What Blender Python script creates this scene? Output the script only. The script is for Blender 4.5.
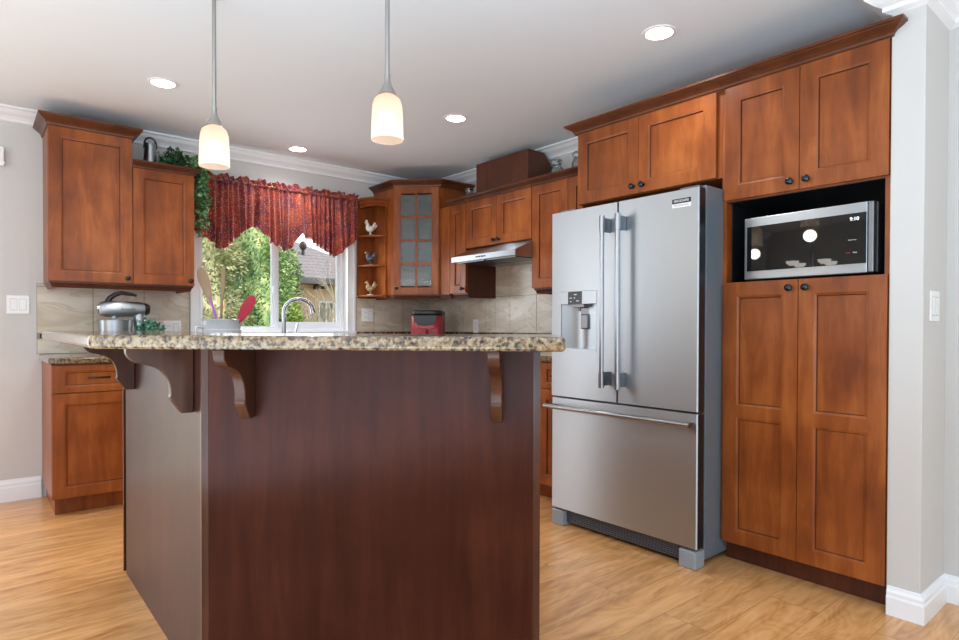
import bpy, bmesh, math, random
from mathutils import Vector, Matrix, Euler
random.seed(7)
PI = math.pi
for o in list(bpy.data.objects): bpy.data.objects.remove(o)
SC = bpy.context.scene
COL = SC.collection

# ------------------------------------------------------------------ camera
F_PX, YAW, EYE = 610.0, math.radians(39.87), 1.10
PITCH = math.radians(0.65)
cd = bpy.data.cameras.new('camera')
cd.sensor_fit = 'HORIZONTAL'; cd.sensor_width = 36; cd.lens = 36 * F_PX / 959
cd.shift_y = (6 + F_PX * math.tan(PITCH)) / 959
cd.clip_start = 0.02; cd.clip_end = 200
cam = bpy.data.objects.new('camera', cd); COL.objects.link(cam)
cam.location = (0, 0, EYE)
cam.rotation_euler = (Matrix.Rotation(-YAW, 3, 'Z') @ Matrix.Rotation(PI / 2 - PITCH, 3, 'X') @ Matrix.Rotation(math.radians(0.15), 3, 'Z')).to_euler()
SC.camera = cam
SC.view_settings.view_transform = 'Standard'
SC.view_settings.look = 'None'
SC.view_settings.gamma = 1
SC.view_settings.use_curve_mapping = False
SC.view_settings.exposure = 0.0

# ------------------------------------------------------------------ world, sun, daylight, added fill lamps
w = bpy.data.worlds.new('sky'); SC.world = w; w.use_nodes = True
nt = w.node_tree; bg = nt.nodes['Background']
bg.inputs[0].default_value = (0.86, 0.93, 1.0, 1); bg.inputs[1].default_value = 2.3
def lamp(name, kind, loc, rot, power, size=None, color=(1, 1, 1), size_y=None):
    l = bpy.data.lights.new(name, kind); l.energy = power; l.color = color
    if kind == 'AREA':
        l.shape = 'RECTANGLE' if size_y else 'SQUARE'; l.size = size
        if size_y: l.size_y = size_y
    elif size is not None: l.shadow_soft_size = size
    o = bpy.data.objects.new(name, l); COL.objects.link(o)
    o.location = loc; o.rotation_euler = rot
    return o
sun = lamp('sun', 'SUN', (0, 0, 10), (0, 0, 0), 6.5, color=(1, 0.96, 0.90))
sun.data.angle = 0.02
sun.rotation_euler = Vector((-0.62, 0.42, -0.78)).to_track_quat('-Z', 'Y').to_euler()
# added fill at unseen assumed windows behind and left; patio door inferred from reflections
lamp('fill_rear', 'AREA', (0.2, -3.40, 1.25), (math.radians(100), 0, 0), 20, 4.2, (0.78, 0.90, 1), 2.0)
lamp('fill_left', 'AREA', (-2.90, 0.9, 1.25), (math.radians(100), 0, -PI / 2), 22, 3.8, (0.84, 0.92, 1), 2.0)
lamp('daylight_patio_door', 'AREA', (-1.25, 4.72, 1.02), (-math.radians(90), 0, 0), 31, 2.1, (1.0, 0.93, 0.92), 2.0)
# added fill lamps facing up, brightening the room by way of the ceiling
lamp('ceiling_fill', 'AREA', (-0.8, -0.6, 0.65), (PI, 0, 0), 150, 1.9, (0.55, 0.79, 1))
lamp('ceiling_fill', 'AREA', (-0.5, 1.0, 0.55), (PI, 0, 0), 40, 1.6, (0.50, 0.78, 1))
lamp('daylight_kitchen_window', 'AREA', (1.9, 4.84, 1.55), (-PI / 2, 0, 0), 12, 1.0, (0.93, 0.97, 1), 0.8)

# ------------------------------------------------------------------ materials
def newmat(name):
    m = bpy.data.materials.new(name); m.use_nodes = True
    return m, m.node_tree, m.node_tree.nodes['Principled BSDF']
def P(name, col, rough=0.5, metal=0.0, bump=0.0, bscale=60, coat=0.0, spec=None, emis=None, estr=0, var=0.0, vscale=5, aniso=0):
    m, t, b = newmat(name)
    b.inputs['Base Color'].default_value = (*col, 1); b.inputs['Roughness'].default_value = rough
    b.inputs['Metallic'].default_value = metal; b.inputs['Coat Weight'].default_value = coat
    b.inputs['Anisotropic'].default_value = aniso
    if spec is not None: b.inputs['Specular IOR Level'].default_value = spec
    if emis: b.inputs['Emission Color'].default_value = (*emis, 1); b.inputs['Emission Strength'].default_value = estr
    tc = t.nodes.new('ShaderNodeTexCoord')
    n = t.nodes.new('ShaderNodeTexNoise'); n.inputs['Scale'].default_value = vscale; n.inputs['Detail'].default_value = 4
    t.links.new(tc.outputs['Object'], n.inputs['Vector'])
    mr = t.nodes.new('ShaderNodeMapRange'); mr.inputs['To Min'].default_value = 1 - var; mr.inputs['To Max'].default_value = 1 + var
    t.links.new(n.outputs['Fac'], mr.inputs['Value'])
    mx = t.nodes.new('ShaderNodeVectorMath'); mx.operation = 'SCALE'; mx.inputs[0].default_value = col
    t.links.new(mr.outputs[0], mx.inputs['Scale']); t.links.new(mx.outputs[0], b.inputs['Base Color'])
    if bump:
        n2 = t.nodes.new('ShaderNodeTexNoise'); n2.inputs['Scale'].default_value = bscale; n2.inputs['Detail'].default_value = 5
        t.links.new(tc.outputs['Object'], n2.inputs['Vector'])
        bp = t.nodes.new('ShaderNodeBump'); bp.inputs['Strength'].default_value = bump; bp.inputs['Distance'].default_value = 0.002
        t.links.new(n2.outputs['Fac'], bp.inputs['Height']); t.links.new(bp.outputs[0], b.inputs['Normal'])
    return m
def ramp(t, src, stops):
    r = t.nodes.new('ShaderNodeValToRGB'); e = r.color_ramp.elements
    e[0].position, e[0].color = stops[0][0], (*stops[0][1], 1)
    e[1].position, e[1].color = stops[-1][0], (*stops[-1][1], 1)
    for p, c in stops[1:-1]:
        k = e.new(p); k.color = (*c, 1)
    t.links.new(src, r.inputs[0]); return r
def wood(name, dark, mid, light, rough=0.3, coat=0.3, scale=(9, 9, 1.0), coatr=0.2):
    m, t, b = newmat(name)
    tc = t.nodes.new('ShaderNodeTexCoord'); oi = t.nodes.new('ShaderNodeObjectInfo')
    mp = t.nodes.new('ShaderNodeMapping'); mp.inputs['Scale'].default_value = scale
    t.links.new(tc.outputs['Object'], mp.inputs['Vector'])
    cx = t.nodes.new('ShaderNodeCombineXYZ')
    mu = t.nodes.new('ShaderNodeMath'); mu.operation = 'MULTIPLY'; mu.inputs[1].default_value = 37
    t.links.new(oi.outputs['Random'], mu.inputs[0])
    for i in range(3): t.links.new(mu.outputs[0], cx.inputs[i])
    t.links.new(cx.outputs[0], mp.inputs['Location'])
    n = t.nodes.new('ShaderNodeTexNoise'); n.inputs['Scale'].default_value = 3.0; n.inputs['Detail'].default_value = 8
    n.inputs['Roughness'].default_value = 0.62; n.inputs['Distortion'].default_value = 0.6
    t.links.new(mp.outputs[0], n.inputs['Vector'])
    n2 = t.nodes.new('ShaderNodeTexNoise'); n2.inputs['Scale'].default_value = 3.5; n2.inputs['Detail'].default_value = 3
    t.links.new(tc.outputs['Object'], n2.inputs['Vector'])
    a = t.nodes.new('ShaderNodeMath'); a.operation = 'MULTIPLY_ADD'; a.inputs[1].default_value = 0.45
    t.links.new(n2.outputs['Fac'], a.inputs[0])
    s = t.nodes.new('ShaderNodeMath'); s.operation = 'MULTIPLY'; s.inputs[1].default_value = 0.55
    t.links.new(n.outputs['Fac'], s.inputs[0]); t.links.new(s.outputs[0], a.inputs[2])
    r = ramp(t, a.outputs[0], [(0.36, dark), (0.5, mid), (0.64, light)])
    t.links.new(r.outputs[0], b.inputs['Base Color'])
    b.inputs['Roughness'].default_value = rough; b.inputs['Coat Weight'].default_value = coat; b.inputs['Coat Roughness'].default_value = coatr
    b.inputs['Specular IOR Level'].default_value = 0.26
    return m
M = {}
M['cherry'] = wood('stained_maple', (0.160, 0.038, 0.009), (0.250, 0.063, 0.013), (0.37, 0.107, 0.023), 0.34, 0.06, (5, 5, 0.8))
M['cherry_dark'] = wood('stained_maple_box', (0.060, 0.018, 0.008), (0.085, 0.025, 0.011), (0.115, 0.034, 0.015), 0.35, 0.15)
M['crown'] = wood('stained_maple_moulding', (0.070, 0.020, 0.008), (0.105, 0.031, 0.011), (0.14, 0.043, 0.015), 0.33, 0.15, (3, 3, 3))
M['corbel'] = wood('corbel_stain', (0.040, 0.013, 0.006), (0.060, 0.019, 0.009), (0.085, 0.028, 0.012), 0.33, 0.15)
M['mahogany'] = wood('island_veneer', (0.026, 0.006, 0.003), (0.040, 0.0095, 0.0045), (0.062, 0.015, 0.007), 0.33, 0.0, (8, 8, 0.6), 0.3)
M['mahogany'].node_tree.nodes['Principled BSDF'].inputs['Specular Tint'].default_value = (1, .72, .70, 1)
M['mahogany'].node_tree.nodes['Principled BSDF'].inputs['Specular IOR Level'].default_value = 0.20
M['wall'] = P('wall_paint', (0.60, 0.58, 0.555), 0.6, bump=0.05, bscale=300)
M['ceiling'] = P('ceiling_paint', (0.78, 0.825, 0.87), 0.7, bump=0.05, bscale=300)
M['white'] = P('white_trim_paint', (0.85, 0.85, 0.86), 0.35)
M['vinyl'] = P('white_vinyl', (0.82, 0.84, 0.87), 0.3)
M['plate'] = P('white_switch_plastic', (0.86, 0.85, 0.84), 0.3)
M['slot'] = P('socket_slots', (0.05, 0.05, 0.05), 0.5)
M['steel'] = P('brushed_steel', (0.47, 0.52, 0.56), 0.40, 1.0, aniso=0.8)
_t = M['steel'].node_tree; _n = _t.nodes.new('ShaderNodeTangent'); _n.direction_type = 'RADIAL'; _n.axis = 'Z'
_t.links.new(_n.outputs[0], _t.nodes['Principled BSDF'].inputs['Tangent']); _t.nodes['Principled BSDF'].inputs['Anisotropic Rotation'].default_value = 0.25
M['handle_steel'] = P('satin_handle_steel', (0.36, 0.37, 0.39), 0.28, 1.0)
M['steel_dark'] = P('dark_brushed_steel', (0.20, 0.20, 0.21), 0.35, 1.0)
M['chrome'] = P('chrome', (0.75, 0.75, 0.77), 0.08, 1.0)
M['nickel'] = P('brushed_nickel', (0.42, 0.40, 0.38), 0.35, 1.0)
M['fridge_side'] = P('grey_fridge_side', (0.14, 0.17, 0.20), 0.35, 0.0, coat=0.2)
M['black'] = P('black_plastic', (0.012, 0.012, 0.014), 0.3)
M['grille'] = P('grey_grille', (0.10, 0.11, 0.13), 0.4)
M['footgrey'] = P('grey_foot_cover', (0.30, 0.34, 0.38), 0.4)
M['faucet'] = P('grey_chrome', (0.30, 0.30, 0.32), 0.15, 1.0)
M['bronze'] = P('dark_bronze', (0.035, 0.04, 0.045), 0.25, 0.9)
M['glass_black'] = P('black_glass', (0.004, 0.004, 0.004), 0.02)
M['red'] = P('red_plastic', (0.30, 0.012, 0.02), 0.3, coat=0.3)
M['red_sil'] = P('red_silicone', (0.42, 0.015, 0.04), 0.4)
M['purple'] = P('purple_silicone', (0.38, 0.10, 0.42), 0.4)
M['beech'] = wood('beech_wood', (0.22, 0.14, 0.08), (0.29, 0.19, 0.11), (0.36, 0.25, 0.15), 0.5, 0)
M['ceramic'] = P('white_ceramic', (0.52, 0.54, 0.56), 0.15, coat=0.4)
M['rooster_white'] = P('cream_glaze', (0.80, 0.78, 0.70), 0.3)
M['rooster_blue'] = P('blue_grey_glaze', (0.09, 0.12, 0.15), 0.3, var=0.8, vscale=120)
M['rooster_tan'] = P('patchy_glaze', (0.50, 0.40, 0.22), 0.3, var=0.7, vscale=90)
M['green_glaze'] = P('green_glaze', (0.10, 0.25, 0.06), 0.4)
M['pot'] = P('black_pot', (0.02, 0.022, 0.02), 0.4)
M['stem'] = P('brown_stem', (0.10, 0.07, 0.03), 0.7)
M['text_dark'] = P('dark_lettering', (0.03, 0.03, 0.03), 0.4)
M['text_light'] = P('pale_lettering', (0.7, 0.72, 0.75), 0.4)
M['clock'] = P('lit_clock_digits', (0.1, 0.1, 0.1), 0.4, emis=(0.85, 0.93, 1), estr=2.0)
M['lamp_on'] = P('lit_lens', (0.9, 0.9, 0.9), 0.4, emis=(1, 0.97, 0.93), estr=22)
M['bulb'] = P('lit_bulb', (0.9, 0.9, 0.9), 0.4, emis=(1, 0.92, 0.82), estr=8)
M['siding'] = P('tan_siding', (0.72, 0.46, 0.30), 0.8, var=0.1)
M['shingle'] = P('grey_shingles', (0.135, 0.12, 0.125), 0.9, var=0.35, vscale=12)
M['lawn'] = P('lawn_green', (0.12, 0.17, 0.05), 0.95, var=0.4, vscale=2)
M['twig'] = P('pale_bark', (0.38, 0.32, 0.25), 0.8)
M['grout'] = P('sand_grout', (0.20, 0.17, 0.135), 0.8)
M['mos1'] = P('dark_brown_mosaic', (0.05, 0.025, 0.02), 0.2)
M['mos2'] = P('grey_mosaic', (0.28, 0.25, 0.22), 0.2)
M['mos3'] = P('rust_mosaic', (0.16, 0.06, 0.04), 0.2)

def leafmat(name, cols, scale=8):
    m, t, b = newmat(name)
    tc = t.nodes.new('ShaderNodeTexCoord'); n = t.nodes.new('ShaderNodeTexNoise')
    n.inputs['Scale'].default_value = scale; n.inputs['Detail'].default_value = 3
    t.links.new(tc.outputs['Object'], n.inputs['Vector'])
    r = ramp(t, n.outputs['Fac'], [(0.32, cols[0]), (0.5, cols[1]), (0.66, cols[2])])
    t.links.new(r.outputs[0], b.inputs['Base Color']); b.inputs['Roughness'].default_value = 0.45
    return m
M['leaf'] = leafmat('ivy_leaves', [(0.02, 0.08, 0.02), (0.07, 0.22, 0.06), (0.30, 0.48, 0.22)], 30)
M['leaf_dark'] = leafmat('dark_leaves', [(0.008, 0.03, 0.012), (0.015, 0.06, 0.02), (0.04, 0.12, 0.04)], 30)
M['leaf_teal'] = leafmat('blue_green_leaves', [(0.01, 0.06, 0.04), (0.04, 0.18, 0.12), (0.22, 0.42, 0.28)], 60)
M['hedge'] = leafmat('cedar_leaves', [(0.035, 0.09, 0.02), (0.14, 0.25, 0.07), (0.40, 0.47, 0.18)], 3.5)
M['hedge_tan'] = leafmat('dry_cedar_leaves', [(0.09, 0.13, 0.04), (0.26, 0.27, 0.11), (0.48, 0.42, 0.24)], 3.5)
M['bush'] = leafmat('yellow_green_leaves', [(0.10, 0.18, 0.02), (0.30, 0.38, 0.05), (0.48, 0.52, 0.12)], 5)

def granite():
    m, t, b = newmat('speckled_granite')
    tc = t.nodes.new('ShaderNodeTexCoord')
    n = t.nodes.new('ShaderNodeTexNoise'); n.inputs['Scale'].default_value = 75; n.inputs['Detail'].default_value = 6; n.inputs['Roughness'].default_value = 0.65
    t.links.new(tc.outputs['Object'], n.inputs['Vector'])
    r = ramp(t, n.outputs['Fac'], [(0.36, (0.03, 0.018, 0.014)), (0.43, (0.12, 0.07, 0.04)), (0.49, (0.25, 0.16, 0.085)), (0.57, (0.32, 0.225, 0.13)), (0.70, (0.37, 0.30, 0.22))])
    v = t.nodes.new('ShaderNodeTexVoronoi'); v.inputs['Scale'].default_value = 120
    t.links.new(tc.outputs['Object'], v.inputs['Vector'])
    r2 = ramp(t, v.outputs['Color'], [(0.18, (0.10, 0.09, 0.09)), (0.32, (0.75, 0.75, 0.72)), (1.0, (1.0, 0.94, 0.86))])
    mx = t.nodes.new('ShaderNodeMix'); mx.data_type = 'RGBA'; mx.blend_type = 'MULTIPLY'; mx.inputs[0].default_value = 0.85
    t.links.new(r.outputs[0], mx.inputs[6]); t.links.new(r2.outputs[0], mx.inputs[7])
    t.links.new(mx.outputs[2], b.inputs['Base Color']); b.inputs['Roughness'].default_value = 0.12; b.inputs['Coat Weight'].default_value = 0.3
    return m
M['granite'] = granite()
def tilemat():
    m, t, b = newmat('veined_beige_tile')
    tc = t.nodes.new('ShaderNodeTexCoord')
    n = t.nodes.new('ShaderNodeTexNoise'); n.inputs['Scale'].default_value = 3.0; n.inputs['Detail'].default_value = 7; n.inputs['Distortion'].default_value = 1.2
    mp = t.nodes.new('ShaderNodeMapping'); mp.inputs['Scale'].default_value = (1, 1, 2.4); mp.inputs['Rotation'].default_value = (0.25, 0.3, 0.1)
    t.links.new(tc.outputs['Object'], mp.inputs['Vector']); t.links.new(mp.outputs[0], n.inputs['Vector'])
    r = ramp(t, n.outputs['Fac'], [(0.30, (0.50, 0.40, 0.29)), (0.465, (0.60, 0.51, 0.40)), (0.497, (0.50, 0.41, 0.31)), (0.523, (0.62, 0.54, 0.43)), (0.7, (0.68, 0.61, 0.51))])
    t.links.new(r.outputs[0], b.inputs['Base Color']); b.inputs['Roughness'].default_value = 0.25
    return m
M['tile'] = tilemat()
def floormat():
    m, t, b = newmat('laminate_planks')
    tc = t.nodes.new('ShaderNodeTexCoord')
    br = t.nodes.new('ShaderNodeTexBrick')
    br.inputs['Color1'].default_value = (0, 0, 0, 1); br.inputs['Color2'].default_value = (1, 1, 1, 1); br.inputs['Mortar'].default_value = (0.5, 0.5, 0.5, 1)
    br.inputs['Scale'].default_value = 1; br.inputs['Mortar Size'].default_value = 0.0012; br.inputs['Mortar Smooth'].default_value = 0.2
    br.inputs['Brick Width'].default_value = 1.25; br.inputs['Row Height'].default_value = 0.19; br.offset = 0.37
    t.links.new(tc.outputs['Object'], br.inputs['Vector'])
    # each plank shifts the grain pattern
    sc = t.nodes.new('ShaderNodeVectorMath'); sc.operation = 'MULTIPLY'; sc.inputs[1].default_value = (7.0, 3.0, 0)
    t.links.new(br.outputs['Color'], sc.inputs[0])
    ad = t.nodes.new('ShaderNodeVectorMath'); ad.operation = 'ADD'
    t.links.new(tc.outputs['Object'], ad.inputs[0]); t.links.new(sc.outputs[0], ad.inputs[1])
    mp = t.nodes.new('ShaderNodeMapping'); mp.inputs['Scale'].default_value = (1.5, 9, 1)
    t.links.new(ad.outputs[0], mp.inputs['Vector'])
    n = t.nodes.new('ShaderNodeTexNoise'); n.inputs['Scale'].default_value = 2.0; n.inputs['Detail'].default_value = 6; n.inputs['Roughness'].default_value = 0.55; n.inputs['Distortion'].default_value = 0.9
    t.links.new(mp.outputs[0], n.inputs['Vector'])
    # cathedral grain rings
    mp2 = t.nodes.new('ShaderNodeMapping'); mp2.inputs['Scale'].default_value = (1.1, 4.0, 1)
    t.links.new(ad.outputs[0], mp2.inputs['Vector'])
    n3 = t.nodes.new('ShaderNodeTexNoise'); n3.inputs['Scale'].default_value = 1.6; n3.inputs['Detail'].default_value = 1.5
    t.links.new(mp2.outputs[0], n3.inputs['Vector'])
    ml = t.nodes.new('ShaderNodeMath'); ml.operation = 'MULTIPLY'; ml.inputs[1].default_value = 110
    t.links.new(n3.outputs['Fac'], ml.inputs[0])
    sn = t.nodes.new('ShaderNodeMath'); sn.operation = 'SINE'; t.links.new(ml.outputs[0], sn.inputs[0])
    ma = t.nodes.new('ShaderNodeMath'); ma.operation = 'MULTIPLY_ADD'; ma.inputs[1].default_value = 0.035
    t.links.new(sn.outputs[0], ma.inputs[0]); t.links.new(n.outputs['Fac'], ma.inputs[2])
    r = ramp(t, ma.outputs[0], [(0.24, (0.42, 0.17, 0.05)), (0.42, (0.60, 0.285, 0.095)), (0.55, (0.72, 0.365, 0.135)), (0.72, (0.80, 0.44, 0.185))])
    # plank tone and seams
    mr = t.nodes.new('ShaderNodeMapRange'); mr.inputs['To Min'].default_value = 0.90; mr.inputs['To Max'].default_value = 1.10
    t.links.new(br.outputs['Color'], mr.inputs['Value'])
    v = t.nodes.new('ShaderNodeVectorMath'); v.operation = 'SCALE'
    t.links.new(r.outputs[0], v.inputs[0]); t.links.new(mr.outputs[0], v.inputs['Scale'])
    mx = t.nodes.new('ShaderNodeMix'); mx.data_type = 'RGBA'
    mx.inputs[7].default_value = (0.16, 0.065, 0.02, 1)
    sf = t.nodes.new('ShaderNodeMath'); sf.operation = 'MULTIPLY'; sf.inputs[1].default_value = 0.6
    t.links.new(br.outputs['Fac'], sf.inputs[0])
    t.links.new(sf.outputs[0], mx.inputs[0]); t.links.new(v.outputs[0], mx.inputs[6])
    t.links.new(mx.outputs[2], b.inputs['Base Color'])
    b.inputs['Roughness'].default_value = 0.30; b.inputs['Coat Weight'].default_value = 0.25; b.inputs['Coat Roughness'].default_value = 0.25
    return m
M['floor'] = floormat()
def fabric():
    m, t, b = newmat('red_flecked_fabric')
    tc = t.nodes.new('ShaderNodeTexCoord')
    v = t.nodes.new('ShaderNodeTexVoronoi'); v.inputs['Scale'].default_value = 75
    t.links.new(tc.outputs['Object'], v.inputs['Vector'])
    n = t.nodes.new('ShaderNodeTexNoise'); n.inputs['Scale'].default_value = 9; t.links.new(tc.outputs['Object'], n.inputs['Vector'])
    r0 = ramp(t, n.outputs['Fac'], [(0.38, (0.17, 0.010, 0.028)), (0.60, (0.38, 0.045, 0.018))])
    r = ramp(t, v.outputs['Distance'], [(0.20, (1, 1, 1)), (0.30, (0, 0, 0))])
    mx = t.nodes.new('ShaderNodeMix'); mx.data_type = 'RGBA'; mx.inputs[7].default_value = (0.75, 0.42, 0.22, 1)
    t.links.new(r.outputs[0], mx.inputs[0]); t.links.new(r0.outputs[0], mx.inputs[6]); t.links.new(mx.outputs[2], b.inputs['Base Color'])
    b.inputs['Roughness'].default_value = 0.45; b.inputs['Sheen Weight'].default_value = 0.3
    tr = t.nodes.new('ShaderNodeBsdfTranslucent'); ms = t.nodes.new('ShaderNodeMixShader'); ms.inputs[0].default_value = 0.25
    t.links.new(mx.outputs[2], tr.inputs[0]); out = t.nodes['Material Output']
    t.links.new(b.outputs[0], ms.inputs[1]); t.links.new(tr.outputs[0], ms.inputs[2]); t.links.new(ms.outputs[0], out.inputs[0])
    return m
M['fabric'] = fabric()
def glassmat(name, tint=(1, 1, 1), rough=0.0, refl=0.08):
    m, t, b = newmat(name); t.nodes.remove(b)
    tr = t.nodes.new('ShaderNodeBsdfTransparent'); tr.inputs[0].default_value = (*tint, 1)
    gl = t.nodes.new('ShaderNodeBsdfGlossy'); gl.inputs['Roughness'].default_value = rough
    ms = t.nodes.new('ShaderNodeMixShader')
    lw = t.nodes.new('ShaderNodeLayerWeight'); lw.inputs[0].default_value = 0.35
    ml = t.nodes.new('ShaderNodeMath'); ml.operation = 'MULTIPLY_ADD'; ml.inputs[1].default_value = 0.5; ml.inputs[2].default_value = refl; ml.use_clamp = True
    t.links.new(lw.outputs['Fresnel'], ml.inputs[0]); t.links.new(ml.outputs[0], ms.inputs[0])
    t.links.new(tr.outputs[0], ms.inputs[1]); t.links.new(gl.outputs[0], ms.inputs[2]); t.links.new(ms.outputs[0], t.nodes['Material Output'].inputs[0])
    return m
M['glass'] = glassmat('window_glass', refl=0.0)
M['jar_glass'] = glassmat('jar_glass', (0.86, 0.92, 0.91), 0.03, 0.12)
def reeded():
    m, t, b = newmat('reeded_glass')
    b.inputs['Base Color'].default_value = (0.42, 0.46, 0.45, 1); b.inputs['Roughness'].default_value = 0.08
    b.inputs['Transmission Weight'].default_value = 0.8; b.inputs['IOR'].default_value = 1.45
    tc = t.nodes.new('ShaderNodeTexCoord'); wv = t.nodes.new('ShaderNodeTexWave'); wv.inputs['Scale'].default_value = 18; wv.bands_direction = 'X'
    wv.inputs['Distortion'].default_value = 0.0; wv.inputs['Detail Scale'].default_value = 0.5
    t.links.new(tc.outputs['Object'], wv.inputs['Vector'])
    bp = t.nodes.new('ShaderNodeBump'); bp.inputs['Strength'].default_value = 0.35; bp.inputs['Distance'].default_value = 0.002
    t.links.new(wv.outputs['Fac'], bp.inputs['Height']); t.links.new(bp.outputs[0], b.inputs['Normal'])
    return m
M['reeded'] = reeded()
def shadeglass():
    m, t, b = newmat('frosted_lamp_glass'); t.nodes.remove(b)
    di = t.nodes.new('ShaderNodeBsdfTranslucent'); di.inputs[0].default_value = (.34, .31, .28, 1)
    tp = t.nodes.new('ShaderNodeBsdfTransparent'); tp.inputs[0].default_value = (1, 0.95, 0.88, 1)
    em = t.nodes.new('ShaderNodeEmission'); em.inputs[0].default_value = (1, 0.76, 0.60, 1); em.inputs[1].default_value = 0.50
    m1 = t.nodes.new('ShaderNodeMixShader'); m1.inputs[0].default_value = 0.25
    t.links.new(di.outputs[0], m1.inputs[1]); t.links.new(tp.outputs[0], m1.inputs[2])
    ad = t.nodes.new('ShaderNodeAddShader'); t.links.new(m1.outputs[0], ad.inputs[0]); t.links.new(em.outputs[0], ad.inputs[1])
    t.links.new(ad.outputs[0], t.nodes['Material Output'].inputs[0])
    return m
M['shade'] = shadeglass()

# ------------------------------------------------------------------ mesh helpers
class MB:
    def __init__(s): s.bm = bmesh.new()
    def face(s, pts, mi=0):
        f = s.bm.faces.new([s.bm.verts.new(p) for p in pts]); f.material_index = mi; return f
    def box(s, x0, x1, y0, y1, z0, z1, mi=0):
        v = [s.bm.verts.new(p) for p in [(x0,y0,z0),(x1,y0,z0),(x1,y1,z0),(x0,y1,z0),(x0,y0,z1),(x1,y0,z1),(x1,y1,z1),(x0,y1,z1)]]
        for a in [(0,3,2,1),(4,5,6,7),(0,1,5,4),(1,2,6,5),(2,3,7,6),(3,0,4,7)]:
            f = s.bm.faces.new([v[i] for i in a]); f.material_index = mi
        return s
    def prism(s, poly, a0, a1, axis='z', mi=0):
        def pt(p, a):
            return {'z': (p[0], p[1], a), 'y': (p[0], a, p[1]), 'x': (a, p[0], p[1])}[axis]
        A = [s.bm.verts.new(pt(p, a0)) for p in poly]; B = [s.bm.verts.new(pt(p, a1)) for p in poly]
        n = len(poly)
        fs = [s.bm.faces.new(A[::-1]), s.bm.faces.new(B)] + [s.bm.faces.new([A[i], A[(i+1)%n], B[(i+1)%n], B[i]]) for i in range(n)]
        for f in fs: f.material_index = mi
        return s
    def lathe(s, prof, c=(0,0,0), n=24, mat=None, mi=0):
        c = Vector(c); R = mat or Matrix.Identity(3); rings = []
        for r, z in prof:
            if r < 1e-5: rings.append([s.bm.verts.new(c + R @ Vector((0, 0, z)))])
            else: rings.append([s.bm.verts.new(c + R @ Vector((r*math.cos(2*PI*i/n), r*math.sin(2*PI*i/n), z))) for i in range(n)])
        for a, b in zip(rings, rings[1:]):
            for i in range(n):
                j = (i+1) % n
                if len(a) == 1 and len(b) == 1: break
                if len(a) == 1: f = s.bm.faces.new([a[0], b[j], b[i]])
                elif len(b) == 1: f = s.bm.faces.new([a[i], a[j], b[0]])
                else: f = s.bm.faces.new([a[i], a[j], b[j], b[i]])
                f.material_index = mi; f.smooth = True
        return s
    def tube(s, pts, r, n=10, mi=0, cap=True):
        pts = [Vector(p) for p in pts]; rings = []; rr = r if isinstance(r, (list, tuple)) else [r]*len(pts)
        up = None
        for i, p in enumerate(pts):
            d = (pts[min(i+1, len(pts)-1)] - pts[max(i-1, 0)]).normalized()
            if up is None:
                up = Vector((0,0,1)) if abs(d.z) < 0.9 else Vector((1,0,0))
            a = d.cross(up).normalized(); b = a.cross(d).normalized(); up = b
            rings.append([s.bm.verts.new(p + rr[i]*(math.cos(2*PI*k/n)*a + math.sin(2*PI*k/n)*b)) for k in range(n)])
        for a, b in zip(rings, rings[1:]):
            for k in range(n):
                f = s.bm.faces.new([a[k], a[(k+1)%n], b[(k+1)%n], b[k]]); f.smooth = True; f.material_index = mi
        if cap:
            s.bm.faces.new(rings[0][::-1]).material_index = mi; s.bm.faces.new(rings[-1]).material_index = mi
        return s
    def ell(s, c, r, rot=(0,0,0), n=16, m=10, mi=0):
        R = Euler(rot).to_matrix(); c = Vector(c)
        prof = []
        vs = []
        for j in range(m+1):
            t = PI*j/m
            if j in (0, m): vs.append([s.bm.verts.new(c + R @ Vector((0, 0, -r[2]*math.cos(t))))])
            else: vs.append([s.bm.verts.new(c + R @ Vector((r[0]*math.sin(t)*math.cos(2*PI*i/n), r[1]*math.sin(t)*math.sin(2*PI*i/n), -r[2]*math.cos(t)))) for i in range(n)])
        for a, b in zip(vs, vs[1:]):
            for i in range(n):
                j = (i+1) % n
                if len(a) == 1: f = s.bm.faces.new([a[0], b[j], b[i]])
                elif len(b) == 1: f = s.bm.faces.new([a[i], a[j], b[0]])
                else: f = s.bm.faces.new([a[i], a[j], b[j], b[i]])
                f.smooth = True; f.material_index = mi
        return s
    def sweep(s, path, prof, closed=False, mi=0):
        n = len(path); P2 = [Vector(p) for p in path]; rings = []
        def nrm(a, b):
            d = (b-a).normalized(); return Vector((d.y, -d.x))
        for i in range(n):
            if closed: n1 = nrm(P2[i-1], P2[i]); n2 = nrm(P2[i], P2[(i+1)%n])
            else:
                n1 = nrm(P2[i-1], P2[i]) if i else nrm(P2[0], P2[1]); n2 = nrm(P2[i], P2[i+1]) if i < n-1 else n1
            o = (n1+n2)/(1+n1.dot(n2))
            rings.append([s.bm.verts.new((P2[i].x+o.x*a, P2[i].y+o.y*a, z)) for a, z in prof])
        k = len(prof); pairs = list(zip(rings, rings[1:])) + ([(rings[-1], rings[0])] if closed else [])
        for a, b in pairs:
            for j in range(k):
                s.bm.faces.new([a[j], a[(j+1)%k], b[(j+1)%k], b[j]]).material_index = mi
        if not closed:
            s.bm.faces.new(rings[0]).material_index = mi; s.bm.faces.new(rings[-1][::-1]).material_index = mi
        return s
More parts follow.
